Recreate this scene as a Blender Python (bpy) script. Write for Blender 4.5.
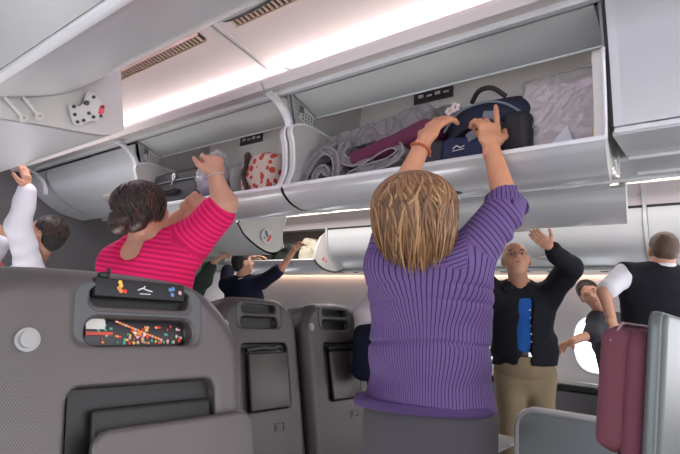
import bpy, bmesh, math, random
import numpy as np
from mathutils import Vector, Matrix

random.seed(7)
for o in list(bpy.data.objects): bpy.data.objects.remove(o)
SC = bpy.context.scene
COL = SC.collection

# ------------------------------------------------------------------ camera
F = 509.8; H = 1.20
Yc = Vector((-647, -48, -F)).normalized()
Xc = Vector((410, -113, -F)); Xc = (Xc - Yc * Xc.dot(Yc)).normalized()
Zc = Xc.cross(Yc)
RM = Matrix((Xc, Yc, Zc))           # rows: world axes in camera space
cd = bpy.data.cameras.new('camera'); cam = bpy.data.objects.new('camera', cd); COL.objects.link(cam)
cam.matrix_world = Matrix.Translation((0, 0, H)) @ RM.to_4x4()
cd.sensor_width = 36; cd.lens = 36 * F / 680; cd.clip_start = 0.02
SC.camera = cam
def at(px, py, D):                   # a picture point at a distance -> a place in the cabin
    return RM @ (Vector((px - 340, -(py - 227), -F)) * (D / F)) + Vector((0, 0, H))

# ------------------------------------------------------------------ world, lights, exposure
w = bpy.data.worlds.new('world'); SC.world = w; w.use_nodes = True
w.node_tree.nodes['Background'].inputs[0].default_value = (0.92, 0.90, 0.93, 1)
w.node_tree.nodes['Background'].inputs[1].default_value = 2.3
SC.view_settings.view_transform = 'Standard'; SC.view_settings.look = 'None'
SC.view_settings.gamma = 1; SC.view_settings.exposure = 0.31
SC.view_settings.use_curve_mapping = False
def area(name, loc, sx, sy, power, color, rot):
    l = bpy.data.lights.new(name, 'AREA'); l.shape = 'RECTANGLE'; l.size = sx; l.size_y = sy
    l.energy = power; l.color = color
    o = bpy.data.objects.new(name, l); COL.objects.link(o); o.location = loc; o.rotation_euler = rot
    return o
area('cabin_fill', (0.3, -0.9, 2.0), 1.0, 0.7, 20, (1, .95, .93), (math.radians(38), 0, math.radians(-25)))  # added fill lamp behind the camera, not a cabin fitting
area('aisle_fill', (3.95, 0.6, 2.22), 0.25, 2.2, 8, (1, .95, .92), (0, 0, 0))  # added overhead fills for the aisles, besides the cove strips
area('aisle_fill', (3.95, 3.4, 2.22), 0.25, 2.2, 13, (1, .95, .92), (0, 0, 0))
area('aisle_fill', (1.12, 3.3, 2.24), 0.2, 1.6, 6, (1, .93, .95), (0, 0, 0))
area('window_fill', (5.05, -0.6, 1.15), 1.2, 0.35, 12, (.95, .97, 1), (0, math.radians(90), 0))  # added soft fills along the windows, for the locker undersides
area('window_fill', (-0.6, 0.4, 1.2), 1.6, 0.7, 8, (.95, .96, 1), (0, math.radians(-90), 0))
area('floor_fill', (1.0, 2.4, 0.05), 0.45, 2.6, 24, (1, .97, .96), (math.radians(180), 0, 0))  # added floor-level fills that light the locker undersides from below
area('floor_fill', (3.6, 2.2, 0.05), 0.35, 3.5, 7, (1, .97, .96), (math.radians(180), 0, 0))

# ------------------------------------------------------------------ materials
MATS = {}
def mat(name, col, rough=.5, metal=0, bump=0, bscale=40, emit=0, alpha=1, spec=.5, var=0, vscale=6, trans=0):
    if name in MATS: return MATS[name]
    m = bpy.data.materials.new(name); m.use_nodes = True; nt = m.node_tree; b = nt.nodes['Principled BSDF']
    b.inputs['Base Color'].default_value = (*col, 1); b.inputs['Roughness'].default_value = rough
    b.inputs['Metallic'].default_value = metal; b.inputs['Specular IOR Level'].default_value = spec
    if emit:
        b.inputs['Emission Color'].default_value = (*col, 1); b.inputs['Emission Strength'].default_value = emit
    if alpha < 1: b.inputs['Alpha'].default_value = alpha
    if trans: b.inputs['Transmission Weight'].default_value = trans
    tc = nt.nodes.new('ShaderNodeTexCoord')
    if bump:
        n = nt.nodes.new('ShaderNodeTexNoise'); n.inputs['Scale'].default_value = bscale; n.inputs['Detail'].default_value = 4
        nt.links.new(tc.outputs['Object'], n.inputs['Vector'])
        bp = nt.nodes.new('ShaderNodeBump'); bp.inputs['Strength'].default_value = bump; bp.inputs['Distance'].default_value = .01
        nt.links.new(n.outputs['Fac'], bp.inputs['Height']); nt.links.new(bp.outputs['Normal'], b.inputs['Normal'])
    if var:
        n = nt.nodes.new('ShaderNodeTexNoise'); n.inputs['Scale'].default_value = vscale; n.inputs['Detail'].default_value = 3
        nt.links.new(tc.outputs['Object'], n.inputs['Vector'])
        mx = nt.nodes.new('ShaderNodeMix'); mx.data_type = 'RGBA'
        mx.inputs[6].default_value = (*[c * (1 - var) for c in col], 1); mx.inputs[7].default_value = (*[min(1, c * (1 + var)) for c in col], 1)
        nt.links.new(n.outputs['Fac'], mx.inputs[0]); nt.links.new(mx.outputs[2], b.inputs['Base Color'])
    MATS[name] = m; return m
def nodes(m): return m.node_tree.nodes, m.node_tree.links, m.node_tree.nodes['Principled BSDF']
def stripes(name, base, dark, period, duty, rough=.8, soft=.06, attr='stripe', wob=0.0, bump=.3):
    m = mat(name, base, rough, bump=0, spec=.15); N, L, b = nodes(m)
    a = N.new('ShaderNodeAttribute'); a.attribute_name = attr
    mu = N.new('ShaderNodeMath'); mu.operation = 'MULTIPLY'; mu.inputs[1].default_value = 1 / period
    tc = N.new('ShaderNodeTexCoord'); nz = N.new('ShaderNodeTexNoise'); nz.inputs['Scale'].default_value = 9
    L.new(tc.outputs['Object'], nz.inputs['Vector'])
    wm = N.new('ShaderNodeMath'); wm.operation = 'MULTIPLY_ADD'; wm.inputs[1].default_value = wob
    L.new(a.outputs['Fac'], mu.inputs[0]); L.new(nz.outputs['Fac'], wm.inputs[0]); L.new(mu.outputs[0], wm.inputs[2])
    fr = N.new('ShaderNodeMath'); fr.operation = 'FRACT'; L.new(wm.outputs[0], fr.inputs[0])
    rp = N.new('ShaderNodeValToRGB'); e = rp.color_ramp.elements
    e[0].position = 0; e[0].color = (*dark, 1); e[1].position = duty + soft; e[1].color = (*base, 1)
    x = e.new(duty); x.color = (*dark, 1)
    x = e.new(1 - soft); x.color = (*base, 1); x = e.new(1.0); x.color = (*dark, 1)
    L.new(fr.outputs[0], rp.inputs[0])
    L.new(rp.outputs[0], b.inputs['Base Color'])
    n2 = N.new('ShaderNodeTexNoise'); n2.inputs['Scale'].default_value = 22; n2.inputs['Detail'].default_value = 5
    L.new(tc.outputs['Object'], n2.inputs['Vector'])
    bp = N.new('ShaderNodeBump'); bp.inputs['Strength'].default_value = bump; bp.inputs['Distance'].default_value = .012
    L.new(n2.outputs['Fac'], bp.inputs['Height']); L.new(bp.outputs['Normal'], b.inputs['Normal'])
    return m

BIN = mat('bin_plastic', (.56, .575, .59), .30, .2, var=.03)
BINL = mat('bin_plastic_pale', (.58, .60, .62), .4, 0, var=.03)
BINC = mat('bin_end_plastic', (.56, .54, .52), .45, 0, var=.02)
BINI = mat('bin_inner_panel', (.50, .52, .51), .42, .05)
RAIL = mat('rail_plastic', (.62, .58, .56), .42)
RAILW = mat('rail_white', (.74, .76, .78), .3, .1)
CEIL = mat('ceiling_panel', (.66, .57, .55), .55)
WALL = mat('side_wall', (.66, .64, .66), .5)
WALLP = mat('side_fascia', (.60, .56, .58), .45)
DARK = mat('dark_gap', (.025, .025, .028), .6)
DADO = mat('dado', (.14, .135, .15), .6, bump=.1, bscale=200)
BULK = mat('bulkhead_grey', (.115, .11, .115), .6, var=.05)
FLOORM = mat('carpet', (.07, .07, .085), .95, bump=.6, bscale=300, var=.2)
ALU = mat('aluminium', (.62, .62, .62), .3, .7)
LEDW = mat('cove_led_white', (1, .95, .96), emit=19)
LEDV = mat('cove_led_violet', (.80, .66, 1), emit=9.0)
LEDWARM = mat('cove_led_warm', (1, .66, .45), emit=10)
LEDF = mat('cove_led_far', (1, .84, .68), emit=2.2)
SKIN = mat('skin_light', (.56, .265, .145), .5, bump=.12, bscale=90, var=.10, vscale=14)
SKIN2 = mat('skin_pink', (.55, .28, .185), .5, bump=.12, bscale=90, var=.10, vscale=14)
SKIN3 = mat('skin_tan', (.47, .25, .16), .5, bump=.1, bscale=90, var=.08, vscale=14)
LIP = mat('lip', (.38, .12, .10), .45)
EYEM = mat('eye', (.03, .02, .02), .2)
WHITEC = mat('white_cotton', (.74, .74, .80), .85, bump=.45, bscale=16, spec=.15)
NAVY = mat('navy_cotton', (.012, .015, .032), .85, bump=.4, bscale=20, spec=.15)
BLACKC = mat('black_cloth', (.010, .011, .016), .8, bump=.5, bscale=18, spec=.15)
BLUES = mat('blue_shirt', (.015, .09, .34), .7, bump=.3, bscale=25, spec=.15)
KHAKI = mat('khaki', (.22, .17, .105), .85, bump=.6, bscale=14, var=.15, spec=.15)
GREYP = mat('grey_trousers', (.085, .079, .092), .85, bump=.25, bscale=60, var=.12, vscale=3, spec=.15)
SHOE = mat('shoe_leather', (.03, .03, .03), .4)
LEATH = mat('belt_leather', (.01, .01, .01), .35)

# ------------------------------------------------------------------ object helpers
def tag(o, label=None, cat=None, group=None, kind=None):
    if label: o['label'] = label
    if cat: o['category'] = cat
    if group: o['group'] = group
    if kind: o['kind'] = kind
    return o
def empty(name, loc=(0, 0, 0), rz=0):
    o = bpy.data.objects.new(name, None); COL.objects.link(o); o.location = loc; o.rotation_euler = (0, 0, rz)
    o.empty_display_size = .1; return o
def link(name, me, m, parent=None, smooth=False, ang=None):
    if m:
        for x in (m if isinstance(m, (list, tuple)) else [m]): me.materials.append(x)
    o = bpy.data.objects.new(name, me); COL.objects.link(o)
    if parent: o.parent = parent
    if smooth:
        me.polygons.foreach_set('use_smooth', [True] * len(me.polygons))
        if ang:
            try: me.set_sharp_from_angle(angle=math.radians(ang))
            except Exception: pass
    return o
def bm_obj(name, bm, m, parent=None, smooth=False, ang=40):
    bmesh.ops.recalc_face_normals(bm, faces=bm.faces)
    me = bpy.data.meshes.new(name); bm.to_mesh(me); bm.free()
    return link(name, me, m, parent, smooth, ang)
def box(bm, c, s, bev=0, rot=None, seg=2):
    M = Matrix.Translation(c) @ (rot.to_4x4() if rot is not None else Matrix.Identity(4)) @ Matrix.Diagonal((*s, 1))
    r = bmesh.ops.create_cube(bm, size=1, matrix=M); vs = r['verts']
    if bev:
        es = list({e for v in vs for e in v.link_edges})
        bmesh.ops.bevel(bm, geom=es, offset=bev, segments=seg, profile=.5, affect='EDGES', clamp_overlap=True)
def cyl(bm, a, b, r, r2=None, n=16):
    a = Vector(a); b = Vector(b); d = b - a
    M = Matrix.Translation((a + b) / 2) @ d.to_track_quat('Z', 'Y').to_matrix().to_4x4()
    bmesh.ops.create_cone(bm, cap_ends=True, segments=n, radius1=r, radius2=r if r2 is None else r2, depth=d.length, matrix=M)
def ball(bm, c, s, rot=None, n=14):
    M = Matrix.Translation(c) @ (rot.to_4x4() if rot is not None else Matrix.Identity(4)) @ Matrix.Diagonal((*s, 1))
    bmesh.ops.create_uvsphere(bm, u_segments=n, v_segments=max(6, n // 2 + 2), radius=1, matrix=M)
def curve(pts, n=5):                    # catmull-rom through points
    P = [np.array(p, float) for p in pts]; P = [2 * P[0] - P[1]] + P + [2 * P[-1] - P[-2]]; out = []
    for i in range(1, len(P) - 2):
        for j in range(n):
            t = j / n; a, b, c, d = P[i - 1:i + 3]
            out.append(.5 * ((2 * b) + (-a + c) * t + (2 * a - 5 * b + 4 * c - d) * t * t + (-a + 3 * b - 3 * c + d) * t ** 3))
    out.append(P[-2]); return out
def ribbon(name, prof, y0, y1, th, m, parent=None, smooth=True, flip=1, seg=1):
    """a curved sheet of thickness th whose section (x,z) runs lengthwise from y0 to y1"""
    P = [np.array(p, float) for p in prof]; n = len(P); N = []
    for i in range(n):
        t = P[min(i + 1, n - 1)] - P[max(i - 1, 0)]; t = t / (np.linalg.norm(t) + 1e-9); N.append(np.array([-t[1], t[0]]) * flip)
    loop = P + [P[i] + N[i] * th for i in range(n - 1, -1, -1)]
    bm = bmesh.new(); rows = []
    for k in range(seg + 1):
        y = y0 + (y1 - y0) * k / seg; rows.append([bm.verts.new((p[0], y, p[1])) for p in loop])
    L = len(loop)
    for k in range(seg):
        for i in range(L):
            j = (i + 1) % L; bm.faces.new((rows[k][i], rows[k][j], rows[k + 1][j], rows[k + 1][i]))
    for r in (rows[0], rows[-1]):
        for i in range(n - 1): bm.faces.new((r[i], r[i + 1], r[L - 2 - i], r[L - 1 - i]))
    return bm_obj(name, bm, m, parent, smooth, 35)
def prism(bm, poly, y0, y1):            # closed (x,z) polygon extruded along y
    a = [bm.verts.new((p[0], y0, p[1])) for p in poly]; b = [bm.verts.new((p[0], y1, p[1])) for p in poly]
    bm.faces.new(a); bm.faces.new(b[::-1]); n = len(poly)
    for i in range(n): bm.faces.new((a[i], a[(i + 1) % n], b[(i + 1) % n], b[i]))
def tube_mesh(bm, pts, r, n=8):
    pts = [Vector(p) for p in pts]
    for a, b in zip(pts, pts[1:]): cyl(bm, a, b, r, n=n)
    for p in pts[1:-1]: ball(bm, p, (r, r, r), n=8)
def struct(o): o['kind'] = 'structure'; return o

# ------------------------------------------------------------------ implicit-surface modelling (bodies, clothes, soft things)
def nrm(v): v = np.array(v, float); return v / (np.linalg.norm(v) + 1e-12)
def seg(a, b, ra, rb=None, ax=None, s=1.0):
    a = np.array(a, float); b = np.array(b, float); rb = ra if rb is None else rb
    axu = nrm(ax) if ax is not None else None
    R = max(ra, rb) * max(s, 1)
    def f(X, Y, Z):
        px, py, pz = X - a[0], Y - a[1], Z - a[2]; d = b - a
        if axu is not None and s != 1:
            k = (px * axu[0] + py * axu[1] + pz * axu[2]) * (1 / s - 1); px = px + axu[0] * k; py = py + axu[1] * k; pz = pz + axu[2] * k
            d = d + axu * d.dot(axu) * (1 / s - 1)
        t = np.clip((px * d[0] + py * d[1] + pz * d[2]) / (d.dot(d) + 1e-12), 0, 1)
        return np.sqrt((px - t * d[0]) ** 2 + (py - t * d[1]) ** 2 + (pz - t * d[2]) ** 2) - (ra + t * (rb - ra))
    return f, np.minimum(a, b) - R, np.maximum(a, b) + R
def ell(c, r, M=None):                 # M: 3 rows = local axes
    c = np.array(c, float); r = np.array(r, float); M = np.eye(3) if M is None else np.array(M, float); R = max(r)
    def f(X, Y, Z):
        px, py, pz = X - c[0], Y - c[1], Z - c[2]
        q = [(M[i][0] * px + M[i][1] * py + M[i][2] * pz) / r[i] for i in range(3)]
        k0 = np.sqrt(q[0] ** 2 + q[1] ** 2 + q[2] ** 2) + 1e-9; k1 = np.sqrt((q[0] / r[0]) ** 2 + (q[1] / r[1]) ** 2 + (q[2] / r[2]) ** 2) + 1e-9
        return k0 * (k0 - 1) / k1
    return f, c - R, c + R
def rbox(c, hs, rd, M=None):
    c = np.array(c, float); hs = np.array(hs, float); M = np.eye(3) if M is None else np.array(M, float); R = np.linalg.norm(hs)
    def f(X, Y, Z):
        px, py, pz = X - c[0], Y - c[1], Z - c[2]
        q = [np.abs(M[i][0] * px + M[i][1] * py + M[i][2] * pz) - (hs[i] - rd) for i in range(3)]
        return np.sqrt(sum(np.maximum(x, 0) ** 2 for x in q)) + np.minimum(np.maximum(np.maximum(q[0], q[1]), q[2]), 0) - rd
    return f, c - R, c + R
def field(prims, h, cuts=(), noise=None, pad=.02):
    """prims: list of (prim, k, op) op '+' smooth union, '-' smooth subtract; returns verts, faces"""
    adds = [p for p in prims if p[2] == '+']
    lo = np.min([p[0][1] for p in adds], 0) - pad; hi = np.max([p[0][2] for p in adds], 0) + pad
    n = np.ceil((hi - lo) / h).astype(int) + 1
    G = np.full(n, .2, np.float32); xs = [(lo[i] + h * np.arange(n[i])).astype(np.float32) for i in range(3)]
    for (f, a, b), k, op in prims:
        i0 = np.clip(np.floor((a - lo - k - 3 * h) / h).astype(int), 0, n); i1 = np.clip(np.ceil((b - lo + k + 3 * h) / h).astype(int) + 1, 0, n)
        if np.any(i1 <= i0): continue
        sl = tuple(slice(i0[i], i1[i]) for i in range(3))
        X, Y, Z = np.meshgrid(*[xs[i][sl[i]] for i in range(3)], indexing='ij', sparse=True)
        d = f(X, Y, Z).astype(np.float32); g = G[sl]
        if op == '+': hh = np.maximum(k - np.abs(g - d), 0) / max(k, 1e-6); G[sl] = np.minimum(g, d) - hh * hh * k * .25
        else: d = -d; hh = np.maximum(k - np.abs(g - d), 0) / max(k, 1e-6); G[sl] = np.maximum(g, d) + hh * hh * k * .25
    X, Y, Z = np.meshgrid(*xs, indexing='ij', sparse=True)
    if noise is not None: G = G + noise(X, Y, Z).astype(np.float32)
    for (p, nn) in cuts:                # keep the side opposite to nn
        nn = nrm(nn); G = np.maximum(G, ((X - p[0]) * nn[0] + (Y - p[1]) * nn[1] + (Z - p[2]) * nn[2]).astype(np.float32))
    for ax in range(3):
        s = [slice(None)] * 3; s[ax] = 0; G[tuple(s)] = .1; s[ax] = -1; G[tuple(s)] = .1
    return nets(G, lo, h)
def nets(G, lo, h):
    S = G < 0; nx, ny, nz = G.shape
    c = S[:-1, :-1, :-1].astype(np.int8)
    tot = sum(S[i:nx - 1 + i, j:ny - 1 + j, k:nz - 1 + k].astype(np.int8) for i in (0, 1) for j in (0, 1) for k in (0, 1))
    act = (tot > 0) & (tot < 8); I = np.argwhere(act); idx = -np.ones(act.shape, np.int64); idx[act] = np.arange(len(I))
    acc = np.zeros((len(I), 3)); cnt = np.zeros(len(I))
    corners = [(i, j, k) for i in (0, 1) for j in (0, 1) for k in (0, 1)]
    for a in corners:
        for ax in range(3):
            if a[ax]: continue
            b = list(a); b[ax] = 1
            ga = G[I[:, 0] + a[0], I[:, 1] + a[1], I[:, 2] + a[2]]; gb = G[I[:, 0] + b[0], I[:, 1] + b[1], I[:, 2] + b[2]]
            m = (ga < 0) != (gb < 0); t = np.where(m, ga / np.where(m, ga - gb, 1), 0)
            p = np.tile(np.array(a, float), (len(I), 1)); p[:, ax] += t
            acc[m] += p[m]; cnt[m] += 1
    V = (I + acc / cnt[:, None]) * h + lo
    Fc = []
    for ax in range(3):
        u, v = (ax + 1) % 3, (ax + 2) % 3
        a = [slice(None)] * 3; b = [slice(None)] * 3; a[ax] = slice(0, -1); b[ax] = slice(1, None)
        m = S[tuple(a)] != S[tuple(b)]; E = np.argwhere(m)
        E = E[(E[:, u] > 0) & (E[:, v] > 0)]
        ok = (E[:, u] < G.shape[u] - 1) & (E[:, v] < G.shape[v] - 1); E = E[ok]
        if not len(E): continue
        ins = S[E[:, 0], E[:, 1], E[:, 2]]; q = []
        for du, dv in ((1, 1), (0, 1), (0, 0), (1, 0)):
            e = E.copy(); e[:, u] -= du; e[:, v] -= dv; q.append(idx[e[:, 0], e[:, 1], e[:, 2]])
        q = np.stack(q, 1); q[~ins] = q[~ins][:, ::-1]; Fc.append(q)
    return V, np.concatenate(Fc)
def soft_mesh(name, parts, m, parent=None, attr=None):
    Vs = []; Fs = []; o = 0
    for V, Fc in parts: Vs.append(V); Fs.append(Fc + o); o += len(V)
    V = np.concatenate(Vs); Fc = np.concatenate(Fs)
    me = bpy.data.meshes.new(name)
    me.vertices.add(len(V)); me.vertices.foreach_set('co', V.astype(np.float32).ravel())
    me.loops.add(len(Fc) * 4); me.loops.foreach_set('vertex_index', Fc.astype(np.int32).ravel())
    me.polygons.add(len(Fc)); me.polygons.foreach_set('loop_start', np.arange(len(Fc), dtype=np.int32) * 4)
    me.update(calc_edges=True); me.validate()
    if attr is not None:
        at_ = me.attributes.new('stripe', 'FLOAT', 'POINT'); at_.data.foreach_set('value', attr(V).astype(np.float32))
    ob = link(name, me, m, None, True)
    if parent:
        ob.parent = parent; me.transform(Matrix.Translation(-parent.matrix_basis.translation))
    return ob
def cloth_noise(amp, fr=1.0, ph=0., stretch=(1, 1, 1)):
    def f(X, Y, Z):
        X, Y, Z = X * fr * stretch[0], Y * fr * stretch[1], Z * fr * stretch[2]
        wv = np.sin(X * 11 + 2.1 * np.sin(Z * 9 + ph) + ph)
        return amp * (np.sin(Z * 34 + 3 * wv + 9 * Y) * .5 + np.sin(X * 29 - Z * 21 + 2 * np.sin(Y * 23 + ph)) * .35 + np.sin(Y * 41 + Z * 17 + ph * 2) * .3)
    return f
A_ = lambda p, k=.03: (p, k, '+')
S_ = lambda p, k=.01: (p, k, '-')
np_ = lambda v: np.array(v, float)

# ------------------------------------------------------------------ cabin structure
WX = 5.2
bm = bmesh.new(); box(bm, (2.25, 2.2, -.02), (6.1, 8.0, .04)); struct(bm_obj('floor', bm, FLOORM))
bm = bmesh.new(); box(bm, (2.25, 2.2, 2.50), (6.1, 8.0, .04)); struct(bm_obj('ceiling', bm, CEIL))  # unseen roof plane, added to stop world light leaking in above the bins

def side_wall(name, x, sgn):
    """wall with a row of oval windows; sgn=+1 when the cabin lies on the smaller-x side"""
    bm = bmesh.new(); W = 1.06; z0, z1 = .72, 1.75; cz = 1.075; ry, rz = .165, .225; n = 32
    for k in range(-2, 5):
        cy = 1.10 + W * k; outer = []; inner = []; deep = []
        for i in range(n):
            a = 2 * math.pi * i / n + math.pi / n; c, s = math.cos(a), math.sin(a)
            t = min((W / 2) / max(abs(c), 1e-6), ((z1 - cz) if s > 0 else (cz - z0)) / max(abs(s), 1e-6))
            oy, oz = c * t, s * t; zl = (z1 - cz) if s > 0 else (cz - z0); ca = math.atan2(zl, W / 2); aa = math.atan2(abs(s), abs(c))
            if abs(aa - ca) <= math.pi / n: oy, oz = math.copysign(W / 2, c), math.copysign(zl, s)
            outer.append(bm.verts.new((x, cy + oy, cz + oz)))
            pc = math.copysign(abs(c) ** .8, c); ps = math.copysign(abs(s) ** .8, s)
            inner.append(bm.verts.new((x, cy + pc * ry * 1.18, cz + ps * rz * 1.14)))
            deep.append(bm.verts.new((x + sgn * .07, cy + pc * ry, cz + ps * rz)))
        for i in range(n):
            j = (i + 1) % n
            bm.faces.new((outer[i], outer[j], inner[j], inner[i])); bm.faces.new((inner[i], inner[j], deep[j], deep[i]))
    bmesh.ops.remove_doubles(bm, verts=bm.verts, dist=.0005)
    struct(bm_obj(name, bm, WALL, None, False))
    bm = bmesh.new(); box(bm, (x + sgn * .02, 2.2, 2.12), (.04, 8, .76)); box(bm, (x + sgn * .02, 2.2, .33), (.04, 8, .72))
    struct(bm_obj('trim_1', bm, WALL if sgn < 0 else DADO))
side_wall('wall_right', WX, 1)
side_wall('wall_left', -.75, -1)
GLASS = mat('window_daylight_pane', (.88, .95, 1), emit=5.0)
FRAMEM = mat('window_frame_plastic', (.66, .68, .72), .4)
for k in range(-2, 5):
    for x, sg in ((WX, 1), (-.75, -1)):
        cy = 1.10 + 1.06 * k; n = 32; bm = bmesh.new(); vs = []
        for i in range(n):
            a = 2 * math.pi * i / n; c, s = math.cos(a), math.sin(a)
            vs.append(bm.verts.new((x + sg * .068, cy + math.copysign(abs(c) ** .8, c) * .17, 1.075 + math.copysign(abs(s) ** .8, s) * .23)))
        bm.faces.new(vs); g = struct(bm_obj('window_%d' % (k + 3 + (7 if sg < 0 else 0)), bm, GLASS))
        bm = bmesh.new(); tor = [Vector((x - sg * .004, cy + math.copysign(abs(math.cos(t)) ** .8, math.cos(t)) * .198, 1.075 + math.copysign(abs(math.sin(t)) ** .8, math.sin(t)) * .26)) for t in [2 * math.pi * i / 36 for i in range(37)]]
        tube_mesh(bm, tor, .010, 6); bm_obj('window_frame', bm, FRAMEM, g, True)

# armrest ledge and kick panel along the far wall
bm = bmesh.new(); box(bm, (WX - .04, 2.2, .715), (.12, 8, .035), .012); struct(bm_obj('trim_2', bm, ALU, None, True))
bm = bmesh.new(); box(bm, (WX - .03, 2.2, .665), (.07, 8, .04), .008); struct(bm_obj('trim_3', bm, DARK))
bm = bmesh.new(); box(bm, (WX - .02, 2.2, .35), (.08, 8, .56)); struct(bm_obj('baseboard_right', bm, DADO))
for yy in (.56, 2.1, 3.65):
    ribbon_y = [(WX - .02, 1.70), (WX - .012, .74)]
    bm = bmesh.new(); box(bm, (WX - .006, yy, 1.22), (.012, .035, .96), .004); struct(bm_obj('trim_4', bm, FRAMEM))
# forward partition closing off the centre block
bm = bmesh.new(); box(bm, (2.0, 4.48, 1.22), (2.6, .05, 2.44)); struct(bm_obj('wall_front', bm, BULK))
bm = bmesh.new(); box(bm, (2.25, 6.15, 1.22), (6.1, .05, 2.5)); struct(bm_obj('wall_back', bm, WALL))

# ceilings of both aisles, in panels with seams
def seams(profile, ys, flip=1, prefix='ceiling'):
    for a, b in zip(ys, ys[1:]):
        struct(ribbon(prefix, profile, a + .012, b - .012, .01, CEIL, flip=flip))
NB = [-1.6, -1.02, .28, 1.57, 2.86, 4.15, 4.38]
lc = [(.93, 2.31), (1.0, 2.295), (1.12, 2.272), (1.27, 2.250), (1.395, 2.226), (1.425, 2.24), (1.46, 2.275), (1.525, 2.285)]
seams(lc, NB)
for y in NB[1:-1]:
    struct(ribbon('trim_5', [(p[0], p[1] - .004) for p in lc[:5]], y - .022, y + .022, .012, RAIL))
    struct(ribbon('trim_6', [(p[0], p[1] - .007) for p in lc[:5]], y - .006, y + .004, .012, mat('seam_line', (.30, .26, .25), .7)))  # narrow darker line along each panel seam
FB = [-1.6, -.99, .56, 2.10, 3.65, 5.2, 6.1]
rc = [(3.08, 2.285), (3.14, 2.275), (3.18, 2.235), (3.3, 2.24), (3.7, 2.31), (4.22, 2.385)]
seams(rc, FB)
# light coves
bm = bmesh.new(); box(bm, (1.44, 1.4, 2.190), (.035, 5.6, .006), rot=Matrix.Rotation(math.radians(-12), 3, 'Y')); struct(bm_obj('trim_7', bm, LEDW))
bm = bmesh.new(); box(bm, (3.15, 2.2, 2.195), (.035, 7.0, .006)); struct(bm_obj('trim_8', bm, LEDF))
bm = bmesh.new(); box(bm, (.962, 1.4, 2.290), (.015, 5.6, .008)); struct(bm_obj('trim_9', bm, LEDV))
bm = bmesh.new(); box(bm, (4.225, 2.2, 2.316), (.03, 7.0, .036)); struct(bm_obj('trim_10', bm, LEDF))
bm = bmesh.new(); box(bm, (5.172, 2.2, 1.735), (.03, 7.0, .008)); struct(bm_obj('trim_11', bm, LEDWARM))

# rails over the centre bins
def rail(mirror):
    f = (lambda p: (4.6 - p[0], p[1])) if mirror else (lambda p: p)
    pol = [(1.36, 2.170), (1.355, 2.155), (1.375, 2.128), (1.45, 2.148), (1.45, 2.185), (1.40, 2.18)]
    ys = NB if not mirror else [y + .2 for y in NB]
    for a, b in zip(ys, ys[1:]):
        bm = bmesh.new(); prism(bm, [f(p) for p in pol], a + .003, b - .003); struct(bm_obj('trim_12', bm, RAIL, None, True, 30))
        bm = bmesh.new(); prism(bm, [f(p) for p in [(1.446, 2.136), (1.452, 2.130), (1.518, 2.158), (1.518, 2.19), (1.446, 2.18)]], a + .003, b - .003); struct(bm_obj('trim_13', bm, RAILW, None, True, 30))
        bm = bmesh.new(); prism(bm, [f(p) for p in [(1.50, 2.172), (1.56, 2.175), (1.56, 2.22), (1.50, 2.22)]], a, b); struct(bm_obj('trim_14', bm, DARK))
rail(False); rail(True)

# ------------------------------------------------------------------ ceiling air grilles
for (a, b) in ((1.66, 2.36), (.60, 1.47)):
    t = empty('air_grille', (1.10, a, 2.27)); tag(t, 'slatted air grille in the aisle ceiling, ' + ('the farther one, left of the seam' if a > 1.5 else 'the nearer one by the top edge'), 'vent', 'ceiling air grilles')
    bm = bmesh.new(); box(bm, (0, (b - a) / 2, .0), (.040, b - a, .008), rot=Matrix.Rotation(math.radians(10), 3, 'Y')); bm_obj('backing', bm, mat('grille_dark', (.03, .022, .018), .8), t)
    bm = bmesh.new(); n = int((b - a) / .024)
    for i in range(n): box(bm, (0, (i + .5) * (b - a) / n, -.009), (.034, .008, .008), rot=Matrix.Rotation(math.radians(10), 3, 'Y'))
    box(bm, (.022, (b - a) / 2, -.009), (.004, b - a + .01, .014)); box(bm, (-.022, (b - a) / 2, -.003), (.004, b - a + .01, .014))
    bm_obj('slats', bm, mat('grille_slat', (.62, .44, .34), .5), t)

# ------------------------------------------------------------------ overhead bins
CLOSED = curve([(1.532, 2.150), (1.552, 2.075), (1.64, 1.975), (1.80, 1.893), (1.99, 1.862)], 6)
CLOSEDF = curve([(1.532, 2.150), (1.565, 2.10), (1.68, 2.035), (1.84, 1.96), (1.99, 1.895)], 6)
OPEN_ = curve([(1.525, 1.732), (1.545, 1.705), (1.60, 1.672), (1.69, 1.660), (1.82, 1.692), (1.97, 1.765), (2.05, 1.845)], 6)
CHEEK = curve([(1.525, 1.732), (1.556, 1.82), (1.545, 1.93), (1.525, 1.985), (1.545, 2.02), (1.65, 2.045), (1.88, 2.03)], 5) + curve([(2.05, 1.845), (1.97, 1.765), (1.82, 1.692), (1.69, 1.660), (1.60, 1.672), (1.545, 1.705)], 5)
OPENF = curve([(1.505, 1.862), (1.515, 1.825), (1.58, 1.775), (1.69, 1.752), (1.84, 1.772), (1.97, 1.812), (2.05, 1.85)], 6)
CHEEKF = curve([(1.505, 1.862), (1.525, 1.93), (1.520, 2.02), (1.65, 2.06), (1.88, 2.03)], 8)[:31] + curve([(2.05, 1.85), (1.97, 1.812), (1.84, 1.772), (1.69, 1.752), (1.58, 1.775), (1.515, 1.825)], 5)
CHEEKM = mat('bin_cheek', (.56, .55, .52), .5)
def handle(parent, x, y, z, rx, ry, tilt, m):
    bm = bmesh.new(); R = Matrix.Rotation(tilt, 3, 'Y'); ball(bm, (x, y, z), (rx, ry, .016), R, 20)
    o = bm_obj('handle', bm, m, parent, True)
    bm = bmesh.new(); ball(bm, Vector((x, y, z)) + R @ Vector((rx * .25, 0, -.009)), (rx * .6, ry * .8, .010), R, 16)
    bm_obj('finger_recess', bm, mat('handle_recess', (.30, .27, .25), .5), o, True)
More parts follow.
